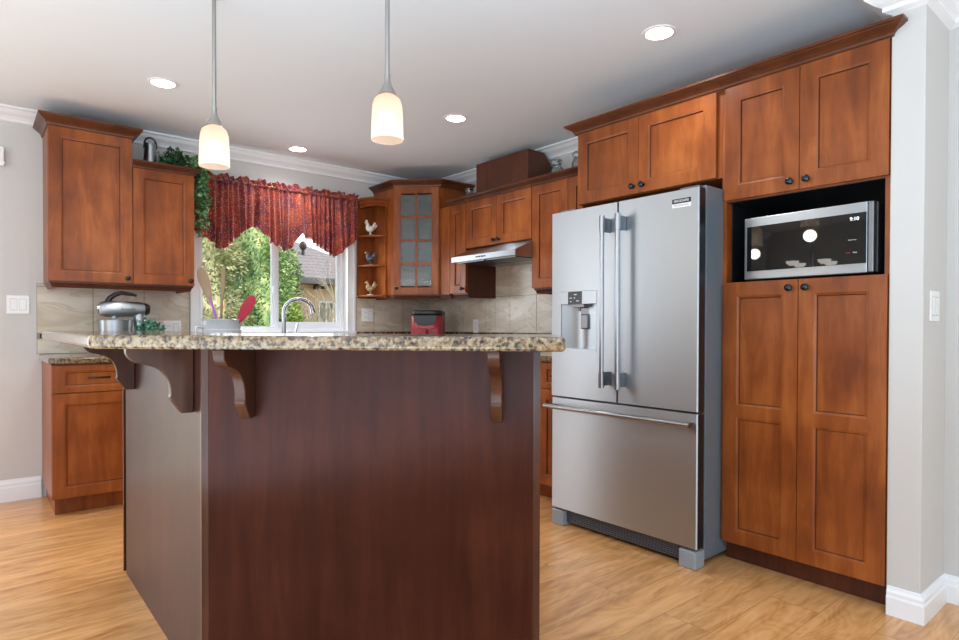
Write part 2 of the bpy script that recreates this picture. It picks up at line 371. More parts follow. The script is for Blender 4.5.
    def leaf(s, p, size, d=None, mi=0, kind='ivy'):
        p = Vector(p)
        d = d or Vector((random.uniform(-1,1), random.uniform(-1,1), random.uniform(-1,1)))
        d = d.normalized(); a = d.cross(Vector((random.uniform(-1,1), random.uniform(-1,1), random.uniform(-1,1)))).normalized(); nn = a.cross(d)
        if kind == 'ivy': o = [(0,0,0),(0.45,0.2,-.05),(0.25,0.5,.02),(0,1,-.12),(-0.25,0.5,.02),(-0.45,0.2,-.05)]
        else: o = [(0,0,0),(0.22,0.4,0),(0,1,0.05),(-0.22,0.4,0)]
        s.face([p + size*(x*a + y*d + z*nn) for x, y, z in o], mi)
    def build(s, name, mats, parent=None, bevel=0, seg=2, smooth=False):
        bmesh.ops.recalc_face_normals(s.bm, faces=s.bm.faces) if len(s.bm.faces) < 60000 else None
        for e in s.bm.edges:
            if len(e.link_faces) == 2 and e.calc_face_angle(0) > 0.75: e.smooth = False
        me = bpy.data.meshes.new(name); s.bm.to_mesh(me); s.bm.free()
        for m in (mats if isinstance(mats, (list, tuple)) else [mats]): me.materials.append(m)
        if smooth:
            for p in me.polygons: p.use_smooth = True
        o = bpy.data.objects.new(name, me); COL.objects.link(o)
        if parent: o.parent = parent
        if bevel:
            md = o.modifiers.new('bevel', 'BEVEL'); md.width = bevel; md.segments = seg; md.limit_method = 'ANGLE'; md.angle_limit = 0.6
        return o
def tag(o, label=None, cat=None, group=None, kind=None):
    if label: o['label'] = label
    if cat: o['category'] = cat
    if group: o['group'] = group
    if kind: o['kind'] = kind
    return o
def thing(name, label, cat, loc=(0,0,0), rz=0, group=None):
    o = bpy.data.objects.new(name, None); COL.objects.link(o); o.empty_display_size = 0.05
    o.location = loc; o.rotation_euler = (0, 0, rz); return tag(o, label, cat, group)
def st(o): o['kind'] = 'structure'; return o
def text(name, s, size, mat, parent, loc, rot, ext=0.0006, sx=1.0):
    c = bpy.data.curves.new(name, 'FONT'); c.body = s; c.size = size; c.extrude = ext; c.align_x = 'CENTER'; c.align_y = 'CENTER'
    t = bpy.data.objects.new(name, c); COL.objects.link(t)
    dg = bpy.context.evaluated_depsgraph_get(); me = bpy.data.meshes.new_from_object(t.evaluated_get(dg))
    bpy.data.objects.remove(t)
    me.transform(Matrix.Translation(Vector(loc)) @ Euler(rot).to_matrix().to_4x4() @ Matrix.Diagonal((sx, 1, 1, 1)))
    me.materials.clear(); me.materials.append(mat)
    o = bpy.data.objects.new(name, me); COL.objects.link(o); o.parent = parent; return o

# ------------------------------------------------------------------ the room
YB, XR, CZ = 4.79, 3.38, 2.44         # window wall, fridge wall, ceiling height
WX0, WX1, WZ0, WZ1 = 1.31, 2.50, 1.05, 2.12
XL, YF = -3.0, -3.5
b = MB(); b.box(XL, 5.0, YF, YB+.1, -0.05, 0); st(b.build('floor', M['floor']))
b = MB(); b.box(XL-.15, 5.15, YF-1.6, YB+0.45, CZ, CZ+0.2); st(b.build('ceiling', M['ceiling']))  # runs past the rear wall as an added overhang against the sun
b = MB()
b.box(XL, -2.35, YB, YB+.14, 0, CZ); b.box(-.15, WX0, YB, YB+.14, 0, CZ); b.box(-2.35, -.15, YB, YB+.14, 2.1, CZ); b.box(WX1, XR+.12, YB, YB+.14, 0, CZ)
b.box(WX0, WX1, YB, YB+.14, 0, WZ0); b.box(WX0, WX1, YB, YB+.14, WZ1, CZ)
st(b.build('wall_back', M['wall']))
b = MB(); b.box(XR, XR+.12, .79, YB, 0, CZ); st(b.build('wall_right', M['wall']))
b = MB(); b.box(2.705, 5.0, .68, .79, 0, CZ)
st(b.build('wall_stub', M['wall'], bevel=0.004))
b = MB(); b.box(3.01, 3.13, YF, .68, 0, CZ); st(b.build('wall_hall', M['wall']))
# left wall and rear wall with wide openings added to let light in (behind the camera)
b = MB()
b.box(XL-.12, XL, YF, -1.1, 0, CZ); b.box(XL-.12, XL, 2.9, YB, 0, CZ); b.box(XL-.12, XL, -1.1, 2.9, 0, .2); b.box(XL-.12, XL, -1.1, 2.9, 2.3, CZ)
st(b.build('wall_left', M['wall']))
b = MB()
b.box(XL, -2.0, YF-.12, YF, 0, CZ); b.box(2.4, 3.13, YF-.12, YF, 0, CZ); b.box(-2.0, 2.4, YF-.12, YF, 0, .2); b.box(-2.0, 2.4, YF-.12, YF, 2.3, CZ)
st(b.build('wall_front', M['wall']))
# baseboards
BB = [(0,0),(.018,0),(.018,.085),(.014,.095),(.014,.110),(.007,.122),(.004,.135),(0,.135)]
b = MB(); b.sweep([(-.07, YB), (.345, YB)], BB); st(b.build('baseboard_back', M['white']))
b = MB(); b.sweep([(2.705, .785), (2.705, .68), (3.01, .68), (3.01, YF)], [(a, z*.80) for a, z in BB]); st(b.build('baseboard_right', M['white']))
# room crown mouldings
CR = [(0,CZ),(.085,CZ),(.085,CZ-.012),(.070,CZ-.018),(.055,CZ-.036),(.030,CZ-.052),(.018,CZ-.066),(.018,CZ-.078),(0,CZ-.085)]
b = MB(); b.sweep([(XL, YB), (XR, YB), (XR, .946)], CR); st(b.build('trim_1', M['white']))
CR2 = [(0,CZ),(.155,CZ),(.155,CZ-.014),(.140,CZ-.018),(.128,CZ-.034),(.105,CZ-.048),(.098,CZ-.050),(.098,CZ-.064),(.085,CZ-.07),
       (.070,CZ-.095),(.045,CZ-.115),(.025,CZ-.125),(.025,CZ-.140),(.012,CZ-.146),(0,CZ-.152)]
b = MB(); b.sweep([(XR, .79), (2.705, .79), (2.705, .68), (3.01, .68), (3.01, YF)], CR2); st(b.build('trim_2', M['white']))

# window: casing, frame, sashes, glass
wt = thing('window_1', None, None); st(wt)
b = MB()
cz0, cz1 = 1.02, 2.19
PR = 0.018
b.box(WX0-.075, WX0, YB-PR, YB, cz0, cz1); b.box(WX1, WX1+.075, YB-PR, YB, cz0, cz1)
b.box(WX0-.075, WX1+.075, YB-PR, YB, WZ1, cz1)
b.box(WX0-.075, WX0-.055, YB-PR-.008, YB-PR, cz0, cz1); b.box(WX1+.055, WX1+.075, YB-PR-.008, YB-PR, cz0, cz1)
b.box(WX0-.01, WX0, YB-PR-.004, YB-PR, cz0, WZ1); b.box(WX1, WX1+.01, YB-PR-.004, YB-PR, cz0, WZ1)
b.build('window_casing', M['white'], wt, bevel=0.002)
b = MB(); b.box(WX0-.085, WX1+.085, YB-.03, YB+.05, WZ0-.02, WZ0+.004); b.build('window_sill', M['white'], wt, bevel=0.003)
b = MB()
y0, y1 = YB+.05, YB+.12
b.box(WX0, WX0+.022, y0, y1, WZ0, WZ1); b.box(WX1-.035, WX1, y0, y1, WZ0, WZ1)
b.box(WX0+.022, WX1-.035, y0, y1, WZ0, WZ0+.03); b.box(WX0+.022, WX1-.035, y0, y1, WZ1-.035, WZ1)
b.box(1.884, 1.912, y0, y1, WZ0+.03, WZ1-.035)
b.build('window_frame', M['vinyl'], wt, bevel=0.002)
for k, (xa, xb, zb) in enumerate([(WX0+.022, 1.884, WZ0+.03), (1.912, WX1-.035, WZ0+.03)]):
    b = MB(); s = 0.012 if k == 0 else 0.018
    zb2 = zb + (0.012 if k == 0 else 0.05)
    b.box(xa, xa+s, y0+.02, y1-.02, zb, WZ1-.035); b.box(xb-s, xb, y0+.02, y1-.02, zb, WZ1-.035)
    b.box(xa+s, xb-s, y0+.02, y1-.02, zb, zb2); b.box(xa+s, xb-s, y0+.02, y1-.02, WZ1-.05, WZ1-.035)
    sa = b.build('sash', M['vinyl'], wt, bevel=0.0015)
    b = MB(); b.box(xa+s, xb-s, y0+.033, y0+.037, zb2, WZ1-.05); b.build('pane', M['glass'], sa)
b = MB(); b.box(1.872, 1.884, y0-.008, y0, 1.36, 1.42); b.build('latch', M['vinyl'], wt, bevel=0.002)

# ------------------------------------------------------------------ cabinets
def door_geo(b, x0, x1, z0, z1, yf, t=.02, st_=.058, mids=(), rail=.058, panel=True):
    """frame door: front face at y=yf, body behind it"""
    yb = yf + t; xi0, xi1 = x0+st_, x1-st_
    b.box(x0, xi0, yf, yb, z0, z1); b.box(xi1, x1, yf, yb, z0, z1)
    cuts = [z0] + [m for m in mids] + [z1]
    b.box(xi0, xi1, yf, yb, z0, z0+rail); b.box(xi0, xi1, yf, yb, z1-rail, z1)
    for m in mids: b.box(xi0, xi1, yf, yb, m-rail*.42, m+rail*.42)
    lo = z0+rail; tops = [m-rail*.42 for m in mids] + [z1-rail]; los = [z0+rail] + [m+rail*.42 for m in mids]
    if not panel: return [(xi0, xi1, l, h) for l, h in zip(los, tops)]
    for l, h in zip(los, tops):
        R = [(xi0, xi1, l, h, yf), (xi0+.004, xi1-.004, l+.004, h-.004, yf+.0015), (xi0+.010, xi1-.010, l+.010, h-.010, yf+.003), (xi0+.013, xi1-.013, l+.013, h-.013, yf+.010)]
        rings = [[b.bm.verts.new(p) for p in [(a,y,c),(bb,y,c),(bb,y,d),(a,y,d)]] for a, bb, c, d, y in R]
        for p, q in zip(rings, rings[1:]):
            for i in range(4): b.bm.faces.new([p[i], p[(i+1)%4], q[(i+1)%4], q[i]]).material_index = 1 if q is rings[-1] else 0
        b.bm.faces.new(rings[-1])
def knob(x, z, parent, yf=-.02):
    b = MB(); R = Matrix.Rotation(PI/2, 3, 'X')
    b.lathe([(0,0),(.011,0),(.011,.002),(.0055,.004),(.0055,.013),(.012,.017),(.0155,.021),(.0145,.026),(.008,.030),(0,.031)], (x, yf, z), 20, R)
    return b.build('knob', M['bronze'], parent)
CP = [(0,0),(.006,0),(.010,.004),(.012,.014),(.022,.026),(.038,.036),(.048,.042),(.052,.048),(.060,.050),(.060,.062),(0,.062)]
def crown(path, z, parent, h=1.0, wd=1.0, mat=None):
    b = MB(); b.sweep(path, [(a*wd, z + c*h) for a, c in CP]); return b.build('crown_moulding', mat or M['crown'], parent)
LR = [(0,0),(0,-.038),(-.030,-.038),(-.034,-.030),(-.012,-.012),(-.012,0)]
def light_rail(path, z, parent):
    # stands back from the doors, profile steps inward going down
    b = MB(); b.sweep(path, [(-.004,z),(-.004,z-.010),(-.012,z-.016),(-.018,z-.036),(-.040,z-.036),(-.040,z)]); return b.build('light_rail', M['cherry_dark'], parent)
def cabinet(name, label, loc, rz, w, d, z0, z1, doors, mids=(), group=None, toe=0, drawers=(), cat='cabinet', zbot=None):
    t = thing(name, label, cat, loc, rz, group)
    b = MB(); b.box(0, w, 0, d, z0, z1)
    if toe: b.box(.02, w, .07, d, 0, z0)
    b.build('cabinet_body', M['cherry'], t)
    for dd in doors:
        x0, x1, a, c, kn = dd[:5]
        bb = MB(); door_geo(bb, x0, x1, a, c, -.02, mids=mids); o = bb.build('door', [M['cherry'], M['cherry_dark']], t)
        if kn: knob(kn[0], kn[1], o)
    for x0, x1, a, c in drawers:
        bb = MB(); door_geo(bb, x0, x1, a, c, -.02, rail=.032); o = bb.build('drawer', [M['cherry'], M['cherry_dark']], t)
        xm = (x0+x1)/2; zm = (a+c)/2+.004
        p = MB(); pts = [(xm-.052, -.018, zm), (xm-.052, -.040, zm), (xm-.042, -.048, zm), (xm+.042, -.048, zm), (xm+.052, -.040, zm), (xm+.052, -.018, zm)]
        p.tube(pts, .0055, 8); p.build('handle', M['bronze'], o)
    return t
G = .0025
# left wall cabinets
t = cabinet('wall_cabinet', 'taller maple wall cabinet with one door at the far left above the mixer', (.362, 4.47, 0), 0, .446, YB-4.47, 1.366, 2.30,
            [(G, .446-G, 1.368, 2.295, (.414, 1.40))])
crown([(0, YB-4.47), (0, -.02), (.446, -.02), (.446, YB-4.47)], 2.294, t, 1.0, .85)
light_rail([(0, YB-4.47), (0, 0), (.446, 0)], 1.366, t)
t = cabinet('wall_cabinet', 'shorter maple wall cabinet beside the window with a steel pitcher and plant on top', (.808, 4.47, 0), 0, .373, YB-4.47, 1.366, 2.125,
            [(G, .373-G, 1.368, 2.12, (.345, 1.40))])
crown([(0, -.02), (.373, -.02), (.373, YB-4.47)], 2.115, t, .75, .65)
light_rail([(0, 0), (.373, 0), (.373, YB-4.47)], 1.366, t)
# left/back base cabinets
for i, (xa, xb, lb) in enumerate([(.351, .808, 'maple base cabinet with a drawer at the left end below the mixer'),
                                  (.811, 1.49, 'maple base cabinet under the counter behind the island, second from the left wall end'),
                                  (1.493, 2.26, 'maple base cabinet beneath the gooseneck faucet and window')]):
    ww = xb-xa
    cabinet('base_cabinet', lb, (xa, 4.20, 0), 0, ww, YB-4.20-.002, .105, .875, [(G, ww-G, .108, .706, None)], drawers=[(G, ww-G, .712, .868)], toe=1)
# right wall base cabinets (by the fridge) and the corner run
cabinet('base_cabinet', 'maple base cabinet with a drawer between the fridge and the stove', (2.78, 3.065, 0), -PI/2, .69, XR-2.78-.002, .105, .875,
        [(G, .343, .108, .706, None), (.346, .69-G, .108, .706, None)], drawers=[(G, .343, .712, .868), (.346, .69-G, .712, .868)], toe=1)
cabinet('base_cabinet', 'maple base cabinet in the corner below the red air fryer', (2.78, 4.785, 0), -PI/2, .95, XR-2.78-.002, .105, .875,
        [(.60, .95-G, .108, .868, None)], toe=1)
# granite worktops
b = MB(); b.prism([(.335, YB-.012), (.335, 4.162), (2.755, 4.162), (2.755, 3.835), (XR-.012, 3.835), (XR-.012, YB-.012)], .877, .914)
tag(b.build('countertop', M['granite'], bevel=.009, seg=3), 'speckled granite counter running under the window from the left end to the corner', 'countertop')
b = MB(); b.box(2.755, XR-.012, 2.375, 3.065, .877, .914)
tag(b.build('countertop', M['granite'], bevel=.009, seg=3), 'short granite counter between the stove and the fridge', 'countertop')
# stove (behind the island)
t = thing('kitchen_range', 'steel kitchen range below the hood, hidden behind the island', 'stove', (2.76, 3.82, 0), -PI/2)
b = MB(); b.box(0, .74, 0, .60, .02, .90); b.build('oven_body', M['steel'], t, bevel=.003)
b = MB(); b.box(.01, .73, -.03, 0, .18, .78); od = b.build('oven_door', M['glass_black'], t, bevel=.003)
b = MB(); b.tube([(.08, -.03, .73), (.08, -.07, .73), (.66, -.07, .73), (.66, -.03, .73)], .009); b.build('handle', M['steel'], od)
b = MB(); b.box(0, .74, 0, .60, .90, .908); b.build('cooktop', M['glass_black'], t)

# backsplash tiles
def tiles(b, horiz, s0, s1, z0, z1, g0, plane, face):
    """tiles of 0.305 starting at g0; horiz 'x' on the back wall, 'y' on the right wall"""
    k = math.floor((s0-g0)/.305)
    a = g0 + k*.305
    while a < s1 - 1e-4:
        p, q = max(a, s0)+.0018, min(a+.305, s1)-.0018
        if q - p > .004:
            for (u, v) in ((.914, 1.013), (1.046, 1.345), (1.345, 1.645)):
                u2, v2 = max(u, z0)+.0018, min(v, z1)-.0018
                if v2 - u2 > .004:
                    if horiz == 'x': b.box(p, q, plane-face, plane-.002, u2, v2)
                    else: b.box(plane-face, plane-.002, p, q, u2, v2)
        a += .305
t = thing('tile_backsplash', 'beige veined tile backsplash with a thin dark mosaic band around the counter walls', 'backsplash', (0,0,0))
b = MB()
for (s0, s1, zt) in [(.326, WX0-.078, 1.366), (WX1+.076, XR-.010, 1.366)]:
    b.box(s0, s1, YB-.006, YB-.0005, .914, zt, 1)
    tiles(b, 'x', s0, s1, .914, zt, .326, YB, .010)
b.box(WX0-.078, WX1+.076, YB-.006, YB-.0005, .914, 1.018, 1); tiles(b, 'x', WX0-.078, WX1+.076, .914, 1.018, .326, YB, .010)
for (s0, s1, zt) in [(2.375, 3.07, 1.366), (3.07, 3.83, 1.6), (3.83, YB-.010, 1.366)]:
    b.box(XR-.006, XR-.0005, s0, s1, .914, zt, 1); tiles(b, 'y', s0, s1, .914, zt, 3.65-.305*5, XR, .010)
b.build('tiles', [M['tile'], M['grout']], t)
for (s0, s1) in [(.326, WX0-.078), (WX1+.076, XR-.012)]:
    a = s0; b = MB()
    while a < s1-.01:
        wv = .0145; b.box(a+.001, a+wv-.001, YB-.011, YB-.006, 1.016, 1.043, random.choice([0,0,1,2])); a += wv
    b.build('mosaic_band', [M['mos1'], M['mos2'], M['mos3']], t)
a = 2.375; b = MB()
while a < YB-.02:
    wv = .0145; b.box(XR-.011, XR-.006, a+.001, a+wv-.001, 1.016, 1.043, random.choice([0,0,1,2])); a += wv
b.build('mosaic_band', [M['mos1'], M['mos2'], M['mos3']], t)

# corner display cabinet (diagonal)
CXa, CYa, CXb, CYb = 2.77, 4.46, 3.05, 4.18
t = thing('corner_cabinet', 'diagonal corner wall cabinet with a glazed door of eight reeded panes', 'cabinet', (CXa, CYa, 0))
b = MB(); poly = [(0,0), (CXb-CXa, CYb-CYa), (XR-CXa, CYb-CYa), (XR-CXa, YB-CYa), (0, YB-CYa)]
# carcass as panels so the glass shows an interior
def panel(p, q, z0, z1, th=.018):
    d = Vector((q[0]-p[0], q[1]-p[1])); n = Vector((-d.y, d.x)).normalized()*th
    b.prism([(p[0],p[1]), (q[0],q[1]), (q[0]+n.x,q[1]+n.y), (p[0]+n.x,p[1]+n.y)], z0, z1)
b.prism(poly, 1.366, 1.384); b.prism(poly, 2.262, 2.28)
panel((0, YB-CYa), (0,0), 1.384, 2.262); panel(poly[1], poly[2], 1.384, 2.262); panel(poly[2], poly[3], 1.384, 2.262); panel(poly[3], poly[4], 1.384, 2.262)
L = math.hypot(CXb-CXa, CYb-CYa); u = Vector((CXb-CXa, CYb-CYa)).normalized()
panel((0,0), tuple(u*.03), 1.384, 2.262); panel(tuple(u*(L-.03)), tuple(u*L), 1.384, 2.262)
b.box(poly[1][0], poly[1][0]+.02, 4.042-CYa, CYb-CYa, 1.366, 2.09)
b.build('cabinet_body', M['cherry'], t)
b = MB()
for z in (1.60, 1.82, 2.04):
    b = MB(); b.prism([(.03,.02), (CXb-CXa+.0, CYb-CYa+.03), (XR-CXa-.03, CYb-CYa+.03), (XR-CXa-.03, YB-CYa-.03), (.03, YB-CYa-.03)], z, z+.012)
    b.build('shelf', M['cherry'], t)
dr = bpy.data.objects.new('door', None)
b = MB(); ax = [0]
x0, x1, z0, z1 = .006, L-.006, 1.368, 2.276
ops = door_geo(b, x0, x1, z0, z1, -.02, st_=.058, rail=.058, panel=False)
xi0, xi1, l, h = ops[0]
b.box((xi0+xi1)/2-.009, (xi0+xi1)/2+.009, -.02, -.002, l, h)
for k in range(1, 4):
    z = l + (h-l)*k/4; b.box(xi0, xi1, -.0195, -.003, z-.010, z+.010)
R = Matrix.Rotation(-PI/4, 4, 'Z'); b.bm.transform(R); do = b.build('door', M['cherry'], t)
for k in range(4):
    for j in range(2):
        g = MB(); za = l+(h-l)*k/4+.010; zb = l+(h-l)*(k+1)/4-.010
        xa = xi0 if j == 0 else (xi0+xi1)/2+.009; xb = (xi0+xi1)/2-.009 if j == 0 else xi1
        g.box(xa, xb, -.012, -.008, za, zb); o = g.build('glass_pane', M['reeded'], do); o.rotation_euler = (0,0,-PI/4)
kb = knob(.032, 1.42, do); kb.rotation_euler = (0, 0, -PI/4)
crown([(0, YB-CYa), (0,-.015), (CXb-CXa-.006, CYb-CYa-.02), (XR-CXa, CYb-CYa-.02)], 2.272, t, .85, .9)
light_rail([(0, YB-CYa), (0, 0), (CXb-CXa, CYb-CYa), (CXb-CXa, CYb-CYa-.14)], 1.366, t)

# open end shelf with quarter-round shelves
t = thing('end_shelf', 'small open corner shelf unit with rounded shelves holding three roosters beside the window', 'shelf', (2.60, YB, 0))
b = MB(); b.box(0, .168, -.014, 0, 1.34, 2.19); b.build('back_panel', M['cherry'], t)
b = MB(); b.box(.154, .168, -.225, -.014, 1.34, 2.19); b.build('side_panel', M['cherry'], t)
def shelf_poly(r=1.0):
    pts = [(.154, -.014), (0, -.014)]
    for k in range(9):
        a = PI + (PI/2)*k/8
        pts.append((.154 + .154*r*math.cos(a), -.014 + .205*r*math.sin(a)))
    return pts
for z in (1.352, 1.612, 1.868):
    b = MB(); b.prism(shelf_poly(), z, z+.014); b.build('shelf', M['cherry'], t, bevel=.003)
b = MB()
oct_ = [(.016, 0), (.016, -.12), (.06, -.215), (.168, -.235)]
b.sweep(oct_, [(-.03, 2.125), (0, 2.125), (.004, 2.14), (.018, 2.155), (.022, 2.17), (.034, 2.178), (.034, 2.195), (-.03, 2.195)])
b.prism([(.01,0), (.01,-.12), (.06,-.205), (.168,-.225), (.168,0)], 2.150, 2.19)
b.build('crown_moulding', M['cherry'], t)

# right wall uppers  (local x runs toward -Y)
RD = XR-3.07
t = cabinet('wall_cabinet', 'narrow maple wall cabinet between the glazed corner cabinet and the range hood', (3.07, 4.04, 0), -PI/2, .213, RD, 1.366, 2.09,
            [(G, .213-G, 1.368, 2.085, (.180, 1.40))])
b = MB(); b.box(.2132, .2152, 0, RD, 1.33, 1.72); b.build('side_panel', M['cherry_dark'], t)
crown([(0, -.02), (.213, -.02)], 2.085, t, .75, .8); light_rail([(0,0), (.213,0), (.213, RD)], 1.366, t)
t = cabinet('wall_cabinet', 'short two-door maple wall cabinet directly above the range hood', (3.07, 3.824, 0), -PI/2, .742, RD, 1.72, 2.09,
            [(G, .370, 1.722, 2.085, (.345, 1.752)), (.373, .742-G, 1.722, 2.085, (.398, 1.752))])
crown([(0, -.02), (.742, -.02)], 2.085, t, .75, .8)
t = cabinet('wall_cabinet', 'maple wall cabinet between the range hood and the fridge, partly behind the fridge', (3.07, 3.08, 0), -PI/2, .70, RD, 1.366, 2.09,
            [(G, .338, 1.368, 2.085, (.31, 1.40)), (.341, .70-G, 1.368, 2.085, (.37, 1.40))])
crown([(0, -.02), (.70, -.02)], 2.085, t, .75, .8); light_rail([(0, RD), (0,0), (.70,0)], 1.366, t)

# range hood
t = thing('range_hood', 'slim stainless under-cabinet range hood', 'range hood', (2.88, 3.79, 0), -PI/2)
b = MB(); b.prism([(0,1.59), (XR-2.88-.012,1.59), (XR-2.88-.012,1.716), (.195,1.716), (0,1.632)], .003, .725, 'x')
b.build('hood_shell', M['steel'], t, bevel=.002)
b = MB(); b.box(.003, .725, -.003, 0, 1.592, 1.630); b.build('front_strip', M['steel'], t)
b = MB()
for k in range(4): b.box(.30+k*.03, .318+k*.03, -.006, -.003, 1.606, 1.616)
b.build('button_row', M['black'], t)
for xa in (.04, .375):
    b = MB(); b.box(xa, xa+.315, .03, .30, 1.583, 1.590); b.build('filter_mesh', M['steel_dark'], t)

# duct cover box above the cabinets
t = thing('duct_cover', 'dark wooden box on top of the cabinets above the hood', 'box', (3.12, 3.78, 2.0905), -PI/2)
b = MB(); b.prism([(0,0), (XR-3.12-.001,0), (XR-3.12-.001,.20), (.165,.300), (0,.300)], 0, .59, 'x'); b.build('cover_panel', M['cherry_dark'], t)

# over-fridge cabinet
t = cabinet('wall_cabinet', 'wide two-door maple cabinet above the stainless fridge', (2.72, 2.352, 0), -PI/2, .875, XR-2.72-.002, 1.80, 2.21,
            [(G, .415, 1.802, 2.205, (.385, 1.84)), (.418, .852, 1.802, 2.205, (.447, 1.84))])
b = MB(); b.box(-.012, 0, .03, XR-2.72-.002, 0, 2.21); b.build('end_panel', M['cherry'], t)
crown([(-.012, XR-2.72-.10), (-.012, -.02), (.875, -.02)], 2.205, t, .85, .85)
# pantry
t = thing('pantry_cabinet', 'tall maple pantry with two upper doors, open microwave niche and long lower doors', 'cabinet', (2.72, 1.476, 0), -PI/2)
W, D = .684, XR-2.72-.002
b = MB()
b.box(0, W, 0, D, .10, 1.305); b.box(0, W, 0, D, 1.68, 2.21); b.box(.0, .022, 0, D, 1.305, 1.68); b.box(W-.018, W, 0, D, 1.305, 1.68)
b.build('cabinet_body', M['cherry'], t)
b = MB(); b.box(.022, W-.018, D-.02, D, 1.305, 1.68); b.box(.0221, W-.0181, .002, D-.02, 1.676, 1.6799); b.box(.0221, .024, .05, D-.02, 1.306, 1.676); b.box(W-.020, W-.0181, .02, D-.02, 1.306, 1.676); b.build('niche_black_panels', M['black'], t)  # thin black panels over the niche back, top and inner sides
b = MB(); b.box(.0, W, .055, .07, 0, .10); b.build('toe_kick', M['cherry_dark'], t)
zz = [(1.685, 2.205), (.100, 1.303)]
for k, (za, zb) in enumerate(zz):
    for (xa, xb, kx) in ((.022, .352, .320), (.355, W-G, .387)):
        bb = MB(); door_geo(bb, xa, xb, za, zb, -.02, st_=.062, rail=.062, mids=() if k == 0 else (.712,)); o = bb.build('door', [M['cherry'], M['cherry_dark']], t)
        knob(kx, za+.036 if k == 0 else zb-.036, o)
crown([(0, -.02), (W+.004, -.02), (W+.004, .01)], 2.205, t, .85, .85)

# microwave
t = thing('microwave', 'stainless microwave with black glass door in the pantry niche', 'microwave', (2.722, 1.366, 1.3055), -PI/2-math.radians(3.4))
mw, mh = .535, .285
b = MB(); b.box(0.0, mw, .022, .42, .008, mh); 
for fx in (.03, mw-.06):
    for fy in (.05, .36): b.box(fx, fx+.03, fy, fy+.03, 0, .008)
b.build('casing', M['black'], t, bevel=.004)
b = MB(); b.box(0, mw-.028, -.006, .022, .008, mh, 0); b.build('door', M['steel'], t, bevel=.003)
b = MB(); b.box(.014, mw-.03, -.0085, -.0062, .045, mh-.040); b.build('door_glass', M['glass_black'], t)
b = MB(); b.box(mw-.027, mw-.006, -.004, .022, .008, mh); b.build('side_grip', M['steel_dark'], t, bevel=.004)
text('clock_digits', '9:10', .020, M['clock'], t, (.462, -.0092, .222), (PI/2, 0, 0))
text('key_lettering', 'Start', .008, M['text_light'], t, (.465, -.0092, .090), (PI/2, 0, 0))
text('key_lettering', 'Stop', .008, M['red_sil'], t, (.440, -.0092, .090), (PI/2, 0, 0))
text('key_lettering', 'Quick Menu', .006, M['text_light'], t, (.455, -.0092, .140), (PI/2, 0, 0))

# fridge
t = thing('refrigerator', 'stainless french-door refrigerator with bottom freezer drawer and water dispenser', 'refrigerator', (2.50, 2.36, 0), -PI/2)
FW = .893
b = MB(); b.box(.006, FW-.006, .075, .72, .03, 1.745); b.build('fridge_body', M['fridge_side'], t, bevel=.004)
b = MB(); b.box(.02, FW-.02, .040, .075, .09, 1.72); b.build('door_gasket', M['black'], t)
def dslab(b, x0, x1, z0, z1, y0=0, y1=.05):
    b.prism([(x0+.004, y1), (x0, y1-.004), (x0, y0+.006), (x0+.006, y0), (x1-.006, y0), (x1, y0+.006), (x1, y1-.004), (x1-.004, y1)], z0, z1)
xm = FW/2
# left door with a recess for the dispenser
DX0, DX1, DZ0, DZ1 = .06, .318, .965, 1.288
b = MB()
b.box(0, DX0, 0, .05, .715, 1.725); b.box(DX1, xm-.002, 0, .05, .715, 1.725); b.box(DX0, DX1, 0, .05, .715, DZ0); b.box(DX0, DX1, 0, .05, DZ1, 1.725)
bmesh.ops.remove_doubles(b.bm, verts=b.bm.verts, dist=1e-5)
ld = b.build('door', M['steel'], t)
b = MB(); b.box(DX0+.0005, DX0+.008, -.001, .05, DZ0, DZ1); b.box(DX1-.008, DX1-.0005, -.001, .05, DZ0, DZ1); 
b.box(DX0+.008, DX1-.008, -.002, .06, DZ0, DZ0+.014); b.build('dispenser_housing', M['steel'], ld)
b = MB(); xa, xb = DX0+.0082, DX1-.0082; arc = [(xa+(xb-xa)*k/12, .006+.030*math.sin(PI*k/12)) for k in range(13)] + [(xb, .0385), (xa, .0385)]
b.prism(arc, DZ0+.0142, DZ1-.0702); b.build('dispenser_back', M['steel'], ld, smooth=True)
b = MB(); b.box(DX0+.001, DX1-.001, -.003, .055, DZ1-.070, DZ1-.001); b.build('dispenser_fascia', M['steel'], ld, bevel=.002)
b = MB(); b.box(DX0+.062, DX0+.158, -.005, -.003, DZ1-.070, DZ1-.002); cp = b.build('control_panel', M['black'], ld)
b = MB()
for (px, pz, sw) in ((.115, -.018, .012), (.082, -.036, .008), (.130, -.052, .010), (.082, -.055, .005), (.108, -.036, .005)):
    b.box(DX0+px-sw/1.2, DX0+px+sw/1.2, -.006, -.005, DZ1+pz-.0025, DZ1+pz+.0025)
b.build('panel_symbols', M['text_light'], cp)
b = MB(); b.box(DX0+.075, DX0+.165, .005, .05, DZ1-.085, DZ1-.070); b.lathe([(.008,0),(.010,.02),(0,.02)], (DX0+.115, .03, DZ1-.105), 12)
b.build('nozzle', M['steel_dark'], ld)
b = MB(); b.box(DX0+.120, DX0+.185, .030, .075, DZ0+.17, DZ1-.085); b.box(DX0+.128, DX0+.178, .020, .04, DZ0+.12, DZ0+.20); b.build('ice_paddle', M['steel_dark'], ld, bevel=.006)
b = MB(); dslab(b, xm+.002, FW, .715, 1.725); rd = b.build('door', M['steel'], t)
b = MB(); b.box(FW+.0005, FW+.0015, .004, .05, .716, 1.724); b.build('door_edge', M['black'], rd)
b = MB(); dslab(b, 0, FW, .095, .705); fd = b.build('freezer_drawer', M['steel'], t)
b = MB(); b.box(FW+.0005, FW+.0015, .004, .05, .097, .703); b.build('drawer_edge', M['black'], fd)
